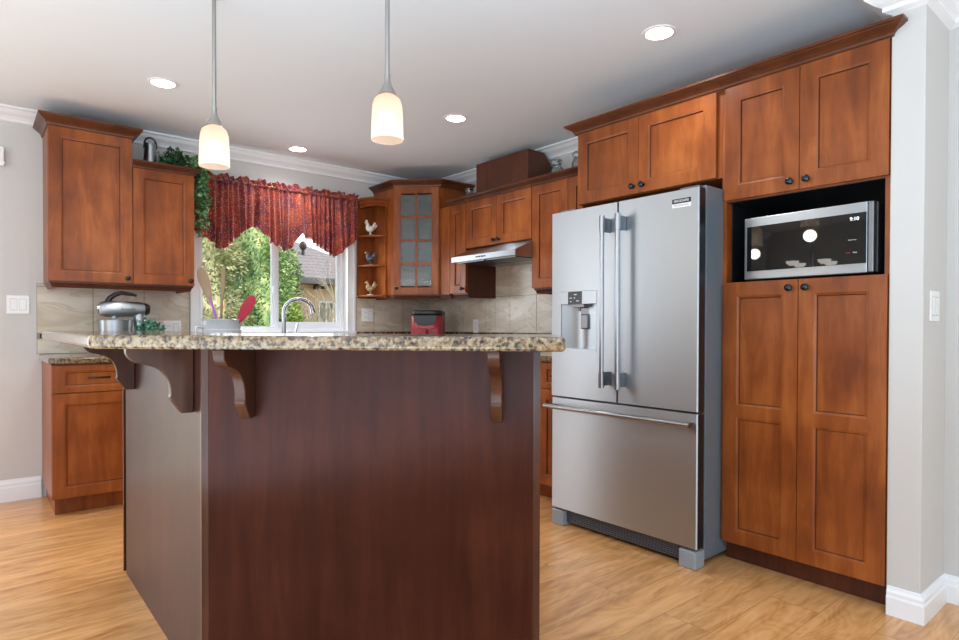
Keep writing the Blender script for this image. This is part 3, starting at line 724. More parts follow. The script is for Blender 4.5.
for par, hx in ((ld, xm-.048), (rd, xm+.048)):
    h = MB(); h.tube([(hx, -.062, .80), (hx, -.062, 1.648)], .0115, 16); hh = h.build('handle', M['handle_steel'], par)
    for za, zb in ((.795, .875), (1.57, 1.65)):
        h = MB(); h.box(hx-.008, hx+.008, -.052, -.001, za+.005, zb-.005)
        h.build('handle_bracket', M['steel_dark'], hh, bevel=.003)
    for za, zb in ((.79, .865), (1.578, 1.655)):
        h = MB(); h.lathe([(0,za),(.0145,za),(.0145,zb),(0,zb)], (hx, -.062, 0), 18)
        h.build('handle_ferrule', M['handle_steel'], hh)
h = MB(); h.tube([(.002, -.062, .662), (FW-.002, -.062, .662)], .0125, 16); hh = h.build('handle', M['handle_steel'], fd)
for xa in (.015, FW-.045):
    h = MB(); h.box(xa, xa+.03, -.052, -.001, .654, .670); h.build('handle_bracket', M['steel_dark'], hh, bevel=.003)
b = MB(); b.box(.758, .853, -.0015, 0, 1.664, 1.686, 0); b.box(.758, .853, -.0015, 0, 1.646, 1.664, 1); bd = b.build('name_badge', [M['black'], M['plate']], rd)
text('lettering', 'FRIGIDAIRE', .0155, M['text_light'], bd, (.8055, -.002, 1.675), (PI/2, 0, 0), sx=.98)
text('lettering', 'PROFESSIONAL', .011, M['nickel'], bd, (.8055, -.002, 1.655), (PI/2, 0, 0), sx=1.0)
for xa in (.02, FW-.125):
    b = MB(); b.box(xa, xa+.10, .045, .12, 1.7255 if xa > .1 else 1.7255, 1.745); b.build('hinge_cover', M['grille'], t, bevel=.004)
b = MB(); b.box(.06, FW-.08, .035, .06, .018, .088)
for k in range(6): b.box(.07, FW-.09, .028, .036, .024+k*.010, .029+k*.010)
b.build('toe_grille', M['grille'], t)
for xa in (0.004, FW-.090):
    b = MB(); b.box(xa, xa+.086, -.004, .075, .0, .082); b.build('foot_cover', M['footgrey'], t, bevel=.006)

# ------------------------------------------------------------------ island with raised bar
IX, IY = .527, 1.905                                   # front-left corner of the body
q = 1/math.sqrt(2); FL = .990
FRx, FRy = IX+FL*q, IY-FL*q
t = thing('kitchen_island', 'dark mahogany island with a diagonal front panel under the raised bar', 'island', (IX, IY, 0))
def loc2(x, y): return (x-IX, y-IY)
b = MB()
Bp = [(IX+.004, 3.065), (IX+.004, IY+.003), (FRx-.002+.003, FRy+.004+.001), (FRx+.15*q, FRy+.15*q), (IX+.16, IY+.10+.05), (IX+.16, 3.065)]
b.prism([loc2(*p) for p in Bp], 0, 1.035); b.build('knee_wall', M['mahogany'], t)
# side panel, front panel (thin veneer skins) with corner posts
b = MB(); b.box(-.001, .004, .010, 3.065-IY, .0, 1.034); b.build('side_panel', M['mahogany'], t)
b = MB(); b.box(.016, FL-.018, -.004, .002, 0, 1.034); o = b.build('front_panel', M['mahogany'], t); o.rotation_euler = (0,0,-PI/4)
b = MB(); b.prism([(-.006, -.004), (.001, -.0085), (.010, -.017), (.014, -.013), (.010, .0), (.010, .010), (-.006, .010)], 0, 1.034); b.build('corner_post', M['corbel'], t)
b = MB(); b.box(FL-.018, FL+.002, -.008, .02, 0, 1.034); o = b.build('corner_post', M['corbel'], t); o.rotation_euler = (0,0,-PI/4)
b = MB(); b.box(-.004, .006, 3.103-IY, 3.118-IY, 0, 1.034); b.build('corner_post', M['corbel'], t)
# lower inner cabinets and counter of the island
b = MB(); lower = [(IX+.161, 3.065), (IX+.161, IY+.20), (FRx+.03, FRy+.27), (FRx+.45, FRy+.55), (1.30, 2.45), (1.30, 3.065)]
b.prism([loc2(*p) for p in lower], .0, .875); b.build('inner_cabinets', M['cherry'], t)
b = MB(); b.prism([loc2(*p) for p in lower], .877, .914); b.build('lower_counter', M['granite'], t)
# raised granite bar
b = MB(); b.prism([(.24, 3.27), (.24, 1.90), (1.125, 1.015), (1.48, 1.37), (.74, 2.11), (.74, 3.27)], 1.0365, 1.0735)
o = b.build('bar_top', M['granite'], None, bevel=.011, seg=4); tag(o, 'raised speckled granite bar top over the dark island', 'countertop')
# corbels
def corbel_mesh():
    m = MB(); pts = [(0, 0), (-.178, 0), (-.180, -.014)]
    for k in range(1, 9):
        a = k/8; pts.append((-.176 + .060*a + .030*math.sin(a*PI)*-.0, -.014 - .030*a))
    pts = [(0,0), (-.182,0), (-.182,-.016), (-.176,-.030), (-.160,-.045), (-.135,-.052), (-.110,-.060), (-.088,-.074), (-.074,-.094), (-.066,-.118), (-.064,-.145), (-.064,-.158), (-.034,-.203), (0,-.203)]
    out = [pts[0], pts[1]]; cv = pts[1:13]
    for i in range(len(cv)-1):
        p0, p1, p2, p3 = cv[max(i-1,0)], cv[i], cv[i+1], cv[min(i+2,len(cv)-1)]
        for k in range(1, 5):
            u_ = k/4; out.append(tuple(.5*((2*p1[j]) + (-p0[j]+p2[j])*u_ + (2*p0[j]-5*p1[j]+4*p2[j]-p3[j])*u_*u_ + (-p0[j]+3*p1[j]-3*p2[j]+p3[j])*u_**3) for j in (0,1)))
    out.append(pts[13]); pts = out
    m.prism([(x, z) for x, z in pts], -.016, .016, 'y'); return m
cs = [((IX-.0015, 2.010), 0, 'dark wooden corbel under the bar on the island side, nearer the front corner'),
      ((IX-.0015, 2.880), 0, 'dark wooden corbel under the bar on the island side, at the far end'),
      ((IX+.148*q-.0045*q, IY-.148*q-.0045*q), PI/4, 'dark wooden corbel at the left of the island front panel'),
      ((IX+.872*q-.0045*q, IY-.872*q-.0045*q), PI/4, 'dark wooden corbel at the right of the island front panel')]
m0 = None
for (cx, cy), rz, lb in cs:
    if m0 is None: o = corbel_mesh().build('corbel', M['corbel'], bevel=.0025, smooth=True); m0 = o
    else: o = m0.copy(); COL.objects.link(o)
    o.location = (cx, cy, 1.036); o.rotation_euler = (0, 0, rz); tag(o, lb, 'corbel', 'corbels under the bar')

# ------------------------------------------------------------------ pendants and recessed lights
def pendant(x, y, label, zb=1.770):
    t = thing('pendant_lamp', label, 'pendant lamp', (x, y, zb), 0, 'pendant lamps over the bar')
    b = MB(); b.lathe([(r_*.935, z_) for r_, z_ in [(.060,0),(.0595,.03),(.0575,.09),(.055,.122),(.048,.143),(.034,.155),(.018,.163),(.018,.165),(.035,.157),(.050,.145),(.057,.124),(.0595,.09),(.0615,.03),(.062,0),(.060,0)]], (0,0,0), 32)
    b.build('lamp_shade', M['shade'], t)
    b = MB(); b.ell((0,0,.070), (.026,.026,.036)); b.build('bulb', M['bulb'], t)
    b = MB(); b.lathe([(0,.115),(.014,.115),(.014,.163),(.031,.165),(.029,.172),(.022,.184),(.014,.200),(.0105,.214),(.0105,.235),(0,.235)], (0,0,0), 20); b.build('socket', M['nickel'], t)
    b = MB(); b.tube([(0,0,.230), (0,0,CZ-zb-.02)], .0080, 12); b.build('rod', M['nickel'], t)
    b = MB(); b.lathe([(0,-.022),(.03,-.022),(.06,-.006),(.062,0),(0,0)], (0,0,CZ-zb), 28); b.build('canopy', M['nickel'], t)
    lamp('pendant_glow', 'POINT', (x, y, zb-.06), (0,0,0), 3, .04, (1, .85, .68))
pendant(.757, 2.570, 'left frosted pendant lamp, hanging before the cabinets and valance', 1.738)
pendant(1.160, 1.911, 'right frosted pendant lamp, hanging nearer the camera by the middle')
rl = None
for (x, y, lb) in [(.827, 3.726, 'round recessed ceiling light above the left wall cabinets'), (1.917, 4.45, 'round recessed ceiling light above the window valance'),
                   (2.41, 3.13, 'round recessed ceiling light in front of the hood cabinets'), (2.42, 1.624, 'round recessed ceiling light in front of the pantry and fridge cabinets')]:
    t = thing('recessed_light', lb, 'ceiling light', (x, y, CZ), 0, 'recessed ceiling lights')
    if rl is None:
        b = MB(); b.lathe([(.058,-.003),(.062,-.006),(.076,-.004),(.078,-.0005),(.058,-.0005),(.058,-.003)], (0,0,0), 32); o1 = b.build('trim_ring', M['white'], t)
        b = MB(); b.lathe([(0,-.0035),(.058,-.0035)], (0,0,0), 32); o2 = b.build('lens', M['lamp_on'], t); rl = (o1, o2)
    else:
        for s in rl:
            c = s.copy(); COL.objects.link(c); c.parent = t
    l = lamp('downlight', 'SPOT', (x, y, CZ-.02), (0,0,0), 17 if y < 2 else 28, .05, (.97, .97, 1)); l.data.spot_size = 2.5; l.data.spot_blend = .8

t = thing('chandelier', 'small brass chandelier with lit bowl shades, seen only reflected in the microwave door', 'chandelier', (-0.95, 3.04, 1.68)); t.scale = (.75, .75, .75)
b = MB(); b.tube([(0,0,.30), (0,0,(CZ-1.68)/.75)], .006, 8); b.lathe([(0,.0),(.02,.01),(.035,.05),(.015,.10),(.03,.16),(.02,.24),(0,.30)], (0,0,0), 16); b.build('centre_column', M['nickel'], t)
for k in range(4):
    a = k*PI/2 + .5; ca, sa = math.cos(a), math.sin(a)
    b = MB(); b.tube([(0,0,.06), (.12*ca,.12*sa,-.02), (.24*ca,.24*sa,.0), (.27*ca,.27*sa,.05)], .006, 8); arm = b.build('arm', M['nickel'], t)
    b = MB(); b.lathe([(0,.05),(.04,.055),(.075,.085),(.08,.11),(.074,.11),(.07,.088),(.038,.060),(0,.056)], (.27*ca,.27*sa,0), 20); b.build('bowl_shade', M['bulb'], arm)

# ------------------------------------------------------------------ valance and rod
t = thing('window_valance', 'red flecked gathered valance with a scalloped hem over the kitchen window', 'valance', (0, YB-.075, 0))
XA, XB = 1.235, 2.572
low = [(1.235, 1.79), (1.33, 1.74), (1.435, 1.66), (1.53, 1.74), (1.60, 1.81), (1.68, 1.865), (1.76, 1.80), (1.84, 1.73), (1.916, 1.685), (1.97, 1.72), (2.02, 1.79), (2.058, 1.84), (2.12, 1.80), (2.20, 1.755), (2.28, 1.70), (2.35, 1.672), (2.43, 1.73), (2.50, 1.80), (2.59, 1.86)]
def interp(x):
    for (a, u), (c, v) in zip(low, low[1:]):
        if x <= c: return u + (v-u)*(x-a)/(c-a)
    return low[-1][1]
ph = [random.uniform(0, 6) for _ in range(6)]
def fold(x, k):
    return math.sin(x*128 + ph[0] + 2.6*math.sin(x*17+ph[1])) * .6 + math.sin(x*57 + ph[2] + 2*math.sin(x*9+ph[3])) * .5
b = MB(); NX, NZ = 420, 22; grid = []
for i in range(NX+1):
    x = XA + (XB-XA)*i/NX; colv = []
    zl = interp(x) + .006*fold(x, 0)
    zt = 2.172
    for j in range(NZ+1):
        s = j/NZ; z = zt + (zl-zt)*s
        amp = .016 + .018*s
        y = -amp*fold(x + .012*s*math.sin(x*23), s) - .012*s
        colv.append(b.bm.verts.new((x + .006*s*math.sin(x*61), y, z)))
    grid.append(colv)
for i in range(NX):
    for j in range(NZ): b.bm.faces.new([grid[i][j], grid[i+1][j], grid[i+1][j+1], grid[i][j+1]]).smooth = True
o = b.build('curtain', M['fabric'], t); sm = o.modifiers.new('thickness', 'SOLIDIFY'); sm.thickness = .0015
b = MB(); grid = []; NZ = 7
for i in range(NX+1):
    x = XA + (XB-XA)*i/NX; colv = []; top = 2.222 + .009*math.sin(x*47+ph[4]) + .006*math.sin(x*131+ph[5])
    for j in range(NZ+1):
        s = j/NZ; z = 2.168 + (top-2.168)*s
        y = (-.012 if j < 3 else -.004) - (.006+.020*s)*fold(x+.03*s, 1) + .008*math.sin(x*150+ph[2])*s
        colv.append(b.bm.verts.new((x, y, z)))
    grid.append(colv)
for i in range(NX):
    for j in range(NZ): b.bm.faces.new([grid[i][j], grid[i+1][j], grid[i+1][j+1], grid[i][j+1]]).smooth = True
o = b.build('ruffled_heading', M['fabric'], t); sm = o.modifiers.new('thickness', 'SOLIDIFY'); sm.thickness = .0015
b = MB(); b.tube([(XA-.005, .055, 2.178), (XA-.005, .02, 2.178), (XA+.01, .014, 2.178), (XB-.01, .014, 2.178), (XB+.005, .02, 2.178), (XB+.005, .055, 2.178)], .006, 8); b.build('curtain_rod', M['white'], t)

# ------------------------------------------------------------------ things on counters and cabinets
# stand mixer (axis along x)
t = thing('stand_mixer', 'silver stand mixer with black top lever on the left counter', 'mixer', (.765, 4.50, .915))
b = MB(); R = Matrix.Rotation(PI/2, 3, 'Y')
hz = .288
b.lathe([(0,-.145),(.028,-.142),(.044,-.130),(.050,-.10),(.052,-.04),(.050,.03),(.047,.09),(.042,.115),(0,.117)], (0,0,hz), 28, R); b.build('motor_head', M['steel'], t)
b = MB(); b.lathe([(.0425,.112),(.040,.130),(.030,.146),(0,.150)], (0,0,hz), 24, R); b.build('rear_cap', M['black'], t)
b = MB(); b.lathe([(0,0),(.026,0),(.026,.006),(.018,.010),(0,.011)], (-.143,0,hz), 20, Matrix.Rotation(-PI/2, 3, 'Y')); b.build('hub_cap', M['chrome'], t)
b = MB(); b.tube([(-.095,0,hz+.040), (-.078,0,hz+.070), (-.050,0,hz+.092), (-.015,0,hz+.104), (.045,0,hz+.096), (.072,0,hz+.088)], [.016,.017,.016,.013,.011,.007], 10); b.build('lever', M['black'], t)
b = MB(); b.tube([(-.055,0,hz-.045), (-.055,0,hz-.062)], .020, 14); b.tube([(.085,0,hz-.02), (.095,0,.12), (.085,0,.05)], [.036,.034,.045], 16); b.build('neck', M['steel'], t)
b = MB(); b.box(-.13, .13, -.075, .075, 0, .04); b.build('base', M['steel'], t, bevel=.015)
b = MB(); b.lathe([(.0,.042),(.05,.042),(.075,.07),(.092,.13),(.097,.215),(.100,.215),(.102,.217),(.097,.221),(.094,.215),(.088,.13),(.07,.075),(0,.05)], (-.05,-.0,0), 36); b.build('bowl', M['steel'], t)
text('lettering', 'KitchenAid', .018, M['text_dark'], t, (.015, -.0525, hz), (PI/2, 0, 0), ext=.002)
# small artificial plant beside it
t = thing('potted_plant', 'small bushy blue-green plant on the counter beside the mixer', 'plant', (.885, 4.36, .915))
b = MB(); b.lathe([(0,0),(.035,0),(.045,.07),(.047,.075),(.042,.075),(.038,.06),(0,.06)], (0,0,0), 20); b.build('pot', M['pot'], t)
b = MB()
for k in range(420):
    a = random.uniform(0, 2*PI); r = random.uniform(.0, 1)**.5
    p = Vector((.10*r*math.cos(a), .07*r*math.sin(a), .095 + .10*(1-r*r)*random.random() + .04*random.random()))
    b.leaf(p, random.uniform(.022, .036), mi=0)
for k in range(14):
    a = random.uniform(0, 2*PI); b.tube([(0,0,.05), (.09*math.cos(a), .05*math.sin(a), .12)], .0015, 5, 1)
b.build('foliage', [M['leaf_teal'], M['stem']], t)
# outlets and switches
def plate(name, label, cat, loc, rz, w, kind):
    t = thing(name, label, cat, loc, rz)
    b = MB(); b.box(-w/2, w/2, -.006, 0, -.058, .058); b.build('cover_plate', M['plate'], t, bevel=.0025)
    n = 2 if w > .09 else 1
    for i in range(n):
        xc = (i-(n-1)/2)*.046
        k = kind[i]
        b = MB()
        if k == 's': b.prism([(-.006,-.034), (-.009,-.034), (-.0065,.0), (-.009,.034), (-.006,.034)], xc-.0165, xc+.0165, 'x'); b.build('rocker', M['plate'], t); b = MB(); b.box(xc-.0185, xc+.0185, -.0063, -.0058, -.0365, .0365); b.build('rocker_gap', M['nickel'], t)
        else:
            for zc in (-.021, .021): b.box(xc-.016, xc+.016, -.0075, -.006, zc-.013, zc+.013)
            o = b.build('receptacle', M['plate'], t, bevel=.001)
            b = MB()
            for zc in (-.021, .021):
                for dx in (-.006, .006): b.box(xc+dx-.001, xc+dx+.001, -.008, -.0074, zc-.004, zc+.006)
            b.build('slots', M['slot'], o)
    return t
plate('light_switch', 'white double light switch on the bare wall left of the cabinets', 'light switch', (.232, YB, 1.227), 0, .116, 'ss')
plate('wall_outlet', 'white double outlet on the tile beside the small plant', 'outlet', (1.115, YB-.010, 1.075), 0, .116, 'os')
plate('wall_outlet', 'white double wall plate on the tile below the rooster shelves', 'outlet', (2.70, YB-.010, 1.195), 0, .116, 'os')
plate('wall_outlet', 'white narrow outlet on the tile right of the air fryer', 'outlet', (XR-.010, 4.08, 1.100), -PI/2, .072, 'o')
plate('light_switch', 'white light switch on the narrow wall face right of the pantry', 'light switch', (2.835, .68, 1.18), 0, .116, 'ss')
# door chime box at the left edge
b = MB(); b.box(.02, .165, YB-.045, YB, 2.075, 2.19); b.box(.015, .170, YB-.048, YB-.042, 2.085, 2.10)
tag(b.build('door_chime', M['plate'], bevel=.004), 'white chime box high on the left wall, cut by the frame edge', 'door chime')

# faucet
t = thing('kitchen_faucet', 'chrome gooseneck faucet at the window', 'faucet', (1.90, 4.68, .915), 0)
pts = [(0,0,.02), (0,0,.30)] + [(.105*(1-math.cos(a)), -.105*.35*(1-math.cos(a)), .29+.105*math.sin(a)) for a in [PI*k/14 for k in range(1, 13)]]
pts.append((pts[-1][0]+.012, pts[-1][1]-.004, pts[-1][2]-.05))
rr = [.015]*(len(pts)-2) + [.016, .020]
b = MB(); b.tube(pts, rr, 14); b.build('spout', M['faucet'], t)
b = MB(); b.lathe([(0,0),(.028,0),(.028,.008),(.020,.02),(.018,.06),(.0135,.065),(0,.065)], (0,0,0), 24); b.build('base', M['chrome'], t)
b = MB(); b.lathe([(0,0),(.022,0),(.018,.05),(.012,.06),(0,.06)], (.085,0,0), 20); b.tube([(.085,0,.05), (.088,-.005,.12), (.105,-.012,.20)], [.012,.010,.009], 10); b.build('lever_handle', M['chrome'], t)

# utensil crock on the island's lower counter
t = thing('utensil_crock', 'white ridged ceramic crock holding kitchen utensils behind the bar', 'crock', (.925, 3.03, .915))
b = MB(); pr = [(0,0),(.075,0),(.082,.02),(.084,.06),(.086,.062),(.086,.075),(.084,.077),(.084,.150),(.087,.152),(.087,.165),(.084,.168),(.085,.200),(.090,.213),(.086,.215),(.080,.205),(.078,.03),(0,.02)]
b.lathe(pr, (0,0,0), 40); b.build('crock_body', M['ceramic'], t)
b = MB(); b.tube([(-.084,-.0,.175), (-.115,-.0,.178), (-.118,0,.14), (-.085,0,.13)], .008, 8); b.build('handle', M['ceramic'], t)
def utensil(name, label, base, tip, hw, hl, handle, head, blade_w=.35, th=.006, hr=.007):
    """handle from base to neck, flat oval head to the tip, facing the room"""
    base = Vector(base); tip = Vector(tip); d = (tip-base).normalized(); Lt = (tip-base).length
    t = thing(name, label, 'utensil', base)
    neck = d*(Lt-hl)
    b = MB(); b.tube([(0,0,0), neck*.6, neck, neck + d*(hl*.15)], [hr, hr, hr*.8, hr*.7], 10); b.build('handle', handle, t)
    side = d.cross(Vector((-.45, -.9, 0))).normalized(); nn = side.cross(d)
    b = MB(); ring = []
    N = 20
    A = []; B = []
    for k in range(N):
        a = 2*PI*k/N; s = math.cos(a); ww = math.sin(a)
        c = neck + d*(hl*(.5 - .5*s)); wd = hw/2 * (.75 + blade_w*( - s)) * ww
        A.append(b.bm.verts.new(c + side*wd + nn*th/2)); B.append(b.bm.verts.new(c + side*wd - nn*th/2))
    b.bm.faces.new(A); b.bm.faces.new(B[::-1])
    for k in range(N): b.bm.faces.new([A[k], A[(k+1)%N], B[(k+1)%N], B[k]])
    b.build('head', head, t, bevel=.0015); return t
def pix(px, py, d):
    u_ = (px-479.5)/610; return Vector(((.641+.7675*u_)*d, (.7675-.641*u_)*d, EYE+(326-py)/610*d))
cc = Vector((.925, 3.03, 0))
def tipat(px, py): return pix(px, py, .641*cc.x+.7675*cc.y)
utensil('wooden_spoon', 'beige wooden spoon with a purple handle leaning left in the crock', (.95, 3.00, .945), tipat(200, 268), .062, .175, M['purple'], M['beech'])
utensil('wooden_spatula', 'narrow brown wooden spatula standing upright in the crock', (.92, 3.06, .945), tipat(224, 266), .026, .20, M['beech'], M['beech'])
utensil('silicone_spatula', 'red silicone spatula leaning right in the crock', (.905, 3.03, .945), tipat(254, 296), .066, .155, M['red_sil'], M['red_sil'], .2)

# air fryer
t = thing('air_fryer', 'red air fryer with a black top in the counter corner', 'air fryer', (3.06, 4.36, .915), -PI/4)
def rrect(w, d, r, n=6):
    o = []
    for cx, cy, a0 in ((w/2-r, d/2-r, 0), (-w/2+r, d/2-r, PI/2), (-w/2+r, -d/2+r, PI), (w/2-r, -d/2+r, 3*PI/2)):
        for k in range(n+1): o.append((cx+r*math.cos(a0+PI/2*k/n), cy+r*math.sin(a0+PI/2*k/n)))
    return o
b = MB(); b.prism(rrect(.275, .30, .07), 0, .275); b.build('body', M['red'], t, bevel=.01)
b = MB(); b.prism(rrect(.270, .295, .07), .2755, .318); b.build('top_cover', M['black'], t, bevel=.016, seg=4)
b = MB(); pts = [(-.105,.275), (-.095,.225), (-.06,.195), (0,.185), (.06,.195), (.095,.225), (.105,.275)]; b.prism(pts, -.156, -.140, 'y'); b.build('control_panel', M['black'], t, bevel=.003)
b = MB(); b.box(-.115, .115, -.158, -.145, .03, .165); dwr = b.build('basket_drawer', M['red'], t, bevel=.008)
b = MB(); b.box(-.018, .018, -.205, -.158, .06, .16); b.build('handle', M['red'], dwr, bevel=.006)

# roosters
def rooster(label, x, y, z, mat, sc=1.0, flip=1, base=None, comb=M['red']):
    t = thing('rooster_figurine', label, 'figurine', (x, y, z), 0, 'rooster figurines on the end shelf'); t.scale = (sc*flip, sc, sc)
    b = MB()
    b.ell((0,0,.050), (.030,.018,.022), (0,-.25,0)); b.ell((-.022,0,.066), (.013,.012,.026), (0,.25,0)); b.ell((-.028,0,.094), (.011,.010,.011))
    b.ell((.030,0,.072), (.012,.009,.034), (0,.35,0)); b.ell((.040,0,.066), (.010,.006,.028), (0,.75,0)); b.ell((.004,.0,.052), (.022,.021,.014), (0,-.3,0))
    for yy in (-.006, .006): b.tube([(0,yy,.035), (.001,yy,.006)], .003, 6)
    b.build('body', mat, t)
    b = MB()
    for k, (dx, dz) in enumerate(((-.036,.104), (-.030,.109), (-.023,.107))): b.ell((dx,0,dz), (.004,.002,.006), n=8, m=6)
    b.ell((-.037,0,.084), (.003,.002,.006), n=8, m=6); b.build('comb', comb, t)
    b = MB(); b.lathe([(0,.0),(.006,.0),(0,.012)], (-.038,0,.093), 8, Matrix.Rotation(-PI/2, 3, 'Y')); b.build('beak', M['rooster_tan'], t)
    b = MB(); b.lathe([(0,0),(.026,0),(.024,.006),(0,.008)], (0,0,0), 16); b.build('base', base or M['green_glaze'], t)
rooster('white rooster figurine on the top shelf by the corner cabinet', 2.682, 4.70, 1.8825, M['rooster_white'], 1.2, comb=M['rooster_white'])
rooster('dark blue-grey rooster figurine on the middle shelf', 2.682, 4.70, 1.6265, M['rooster_blue'], 1.15, base=M['rooster_blue'])
rooster('tan and dark patched rooster figurine on the bottom shelf', 2.682, 4.70, 1.3665, M['rooster_tan'], 1.15, base=M['rooster_white'])

# jars on top of the right cabinets
def jar(label, x, y, h, r=.042):
    t = thing('glass_jar', label, 'jar', (x, y, 2.0905), 0, 'glass jars on the wall cabinets')
    b = MB(); b.lathe([(0,0),(r*.95,0),(r,.01),(r,h*.62),(r*.8,h*.72),(r*.62,h*.78),(r*.62,h*.84),(r*.58,h*.84),(r*.58,h*.78),(r*.76,h*.71),(r*.93,h*.6),(r*.93,.015),(0,.008)], (0,0,0), 24); b.build('jar_body', M['jar_glass'], t)
    b = MB(); b.lathe([(0,h*.84),(r*.85,h*.845),(r*.9,h*.87),(r*.9,h*.93),(r*.7,h*.98),(0,h)], (0,0,0), 24); b.build('lid', M['jar_glass'], t)
    b = MB(); b.lathe([(r*.6,h*.80),(r*.68,h*.80),(r*.68,h*.845),(r*.6,h*.845),(r*.6,h*.80)], (0,0,0), 20); b.build('clamp_ring', M['steel'], t)
jar('glass jar with lid on the cabinets, just right of the dark box', 3.22, 3.00, .20, .048)
jar('glass jar on the cabinets beside the fridge cabinet, partly cut off', 3.22, 2.80, .215, .045)
jar('small glass jar on the cabinets left of the dark box', 3.22, 3.99, .165, .045)

# pitcher on the short cabinet
t = thing('steel_pitcher', 'brushed steel pitcher with a dark arched handle on top of the short cabinet', 'pitcher', (.945, 4.62, 2.1255))
b = MB(); b.lathe([(0,0),(.050,0),(.050,.01),(.046,.06),(.039,.13),(.034,.19),(.034,.20),(.030,.205),(0,.207)], (0,0,0), 28); b.build('pitcher_body', M['steel'], t)
b = MB(); b.tube([(-.036,0,.17)] + [(-.036*math.cos(PI*k/10), 0, .200+.045*math.sin(PI*k/10)) for k in range(11)] + [(.036,0,.17)], .006, 8); b.build('handle', M['black'], t)
b = MB(); b.tube([(.036,0,.15), (.052,0,.165), (.055,0,.10), (.047,0,.05)], .004, 8); b.build('side_grip', M['steel_dark'], t)
# dark plant on top of the short cabinet
t = thing('potted_plant', 'dark leafy plant in a black pot on top of the short wall cabinet', 'plant', (1.075, 4.56, 2.1255))
b = MB(); b.lathe([(0,0),(.055,0),(.068,.055),(.072,.060),(.066,.062),(.06,.05),(0,.045)], (0,0,0), 24); b.build('pot', M['pot'], t)
b = MB()
for k in range(330):
    a = random.uniform(0, 2*PI); r = random.random()**.5
    b.leaf((.080*r*math.cos(a), .070*r*math.sin(a), .065+.12*(1-r*r)*random.random()+.02*random.random()), random.uniform(.024, .040))
for k in range(12):
    a = random.uniform(0, 2*PI); b.tube([(0,0,.04), (.08*math.cos(a), .06*math.sin(a), .14)], .002, 5, 1)
b.build('foliage', [M['leaf_dark'], M['stem']], t)
# trailing ivy hanging beside the window
t = thing('trailing_ivy', 'green ivy trailing down between the short wall cabinet and the red valance', 'plant', (1.245, 4.60, 2.18))
b = MB(); stems = MB()
for (dx, dy, ln) in ((0,0,.46), (.03,-.03,.40), (-.015,-.05,.28), (.045,.02,.33), (.0,-.07,.20)):
    pts = [(-.10+dx*.3, dy*.5, .0), (-.04+dx, dy, .045), (.0+dx, dy, .01)]
    n = int(ln/.03)
    for k in range(1, n+1): pts.append((dx+.012*math.sin(k*.9+dx*50), dy+.010*math.cos(k*.7), .01-.03*k))
    stems.tube(pts, .0018, 5)
    for k, p in enumerate(pts[1:]):
        for _ in range(6):
            d = Vector((random.uniform(-1,1), random.uniform(-1.2,.3), random.uniform(-1,.3)))
            b.leaf(Vector(p)+Vector((random.uniform(-.022,.022), random.uniform(-.02,.02), random.uniform(-.015,.015))), random.uniform(.026, .046), d)
for k in range(120):
    b.leaf((random.uniform(-.06,.03), random.uniform(-.05,.05), random.uniform(-.03,.10)), random.uniform(.03,.045))
b.build('ivy_leaves', M['leaf'], t); stems.build('ivy_stems', M['stem'], t)

# ------------------------------------------------------------------ outside
GZ = -.5
b = MB(); b.box(-6, 26, YB+.5, 34, GZ-.1, GZ); st(b.build('ground_outside', M['lawn']))
def conifer(label, x, y, r, h, n, mat, ls=.062, group='cedars behind the window'):
    t = thing('cedar_tree', label, 'tree', (x, y, GZ), 0, group)
    b = MB()
    for k in range(int(n*2.2)):
        z = h*random.random()**1.15; rr = r*(1-(z/h)**2.2)*1.0 + .05; a = random.uniform(PI*.55, PI*2.1)
        lump = 1 + .16*math.sin(a*7+z*3.1+x) + .12*math.sin(z*6.3+a*3)
        rad = rr*lump*random.uniform(.80, 1.0)
        p = Vector((rad*math.cos(a), rad*math.sin(a), z+.05))
        d = Vector((math.cos(a), math.sin(a), random.uniform(-.9, 1.2)))
        b.leaf(p, ls*random.uniform(.6, 1.3), d + Vector((random.uniform(-.5,.5), random.uniform(-.5,.5), 0)), kind='spray')
    b.build('foliage', mat, t)
    b = MB(); b.tube([(0,0,0), (0,0,h*.9)], [.09, .02], 8); b.build('trunk', M['stem'], t)
    b = MB(); b.lathe([(0,.02),(r*.70,.05),(r*.72,h*.4),(r*.45,h*.75),(0,h*.9)], (0,0,0), 16); b.build('inner_growth', mat, t)
for i, (x, y, r, h, n, mt, lb) in enumerate([
        (2.05, 8.6, .85, 4.6, 9000, 'hedge_tan', 'pale brownish cedar at the left of the left window pane'),
        (3.00, 9.1, .80, 4.8, 10000, 'hedge', 'green cedar at the centre of the left window pane'),
        (3.76, 10.1, .60, 4.4, 6500, 'hedge', 'green cedar seen through the right pane beside the house roof')]):
    conifer(lb, x, y, r, h, n, M[mt])
t = thing('garden_shrub', 'yellow-green low shrub behind the gooseneck faucet', 'shrub', (3.70, 9.0, GZ))
b = MB()
for k in range(3600):
    a = random.uniform(0, 2*PI); e = random.uniform(0, PI/2); r = random.uniform(.75, 1)
    b.leaf((.40*r*math.cos(a)*math.cos(e), .40*r*math.sin(a)*math.cos(e), .1 + 1.9*math.sin(e)*r), random.uniform(.05,.10), Vector((math.cos(a), math.sin(a), .8)), kind='spray')
b.build('foliage', M['bush'], t)
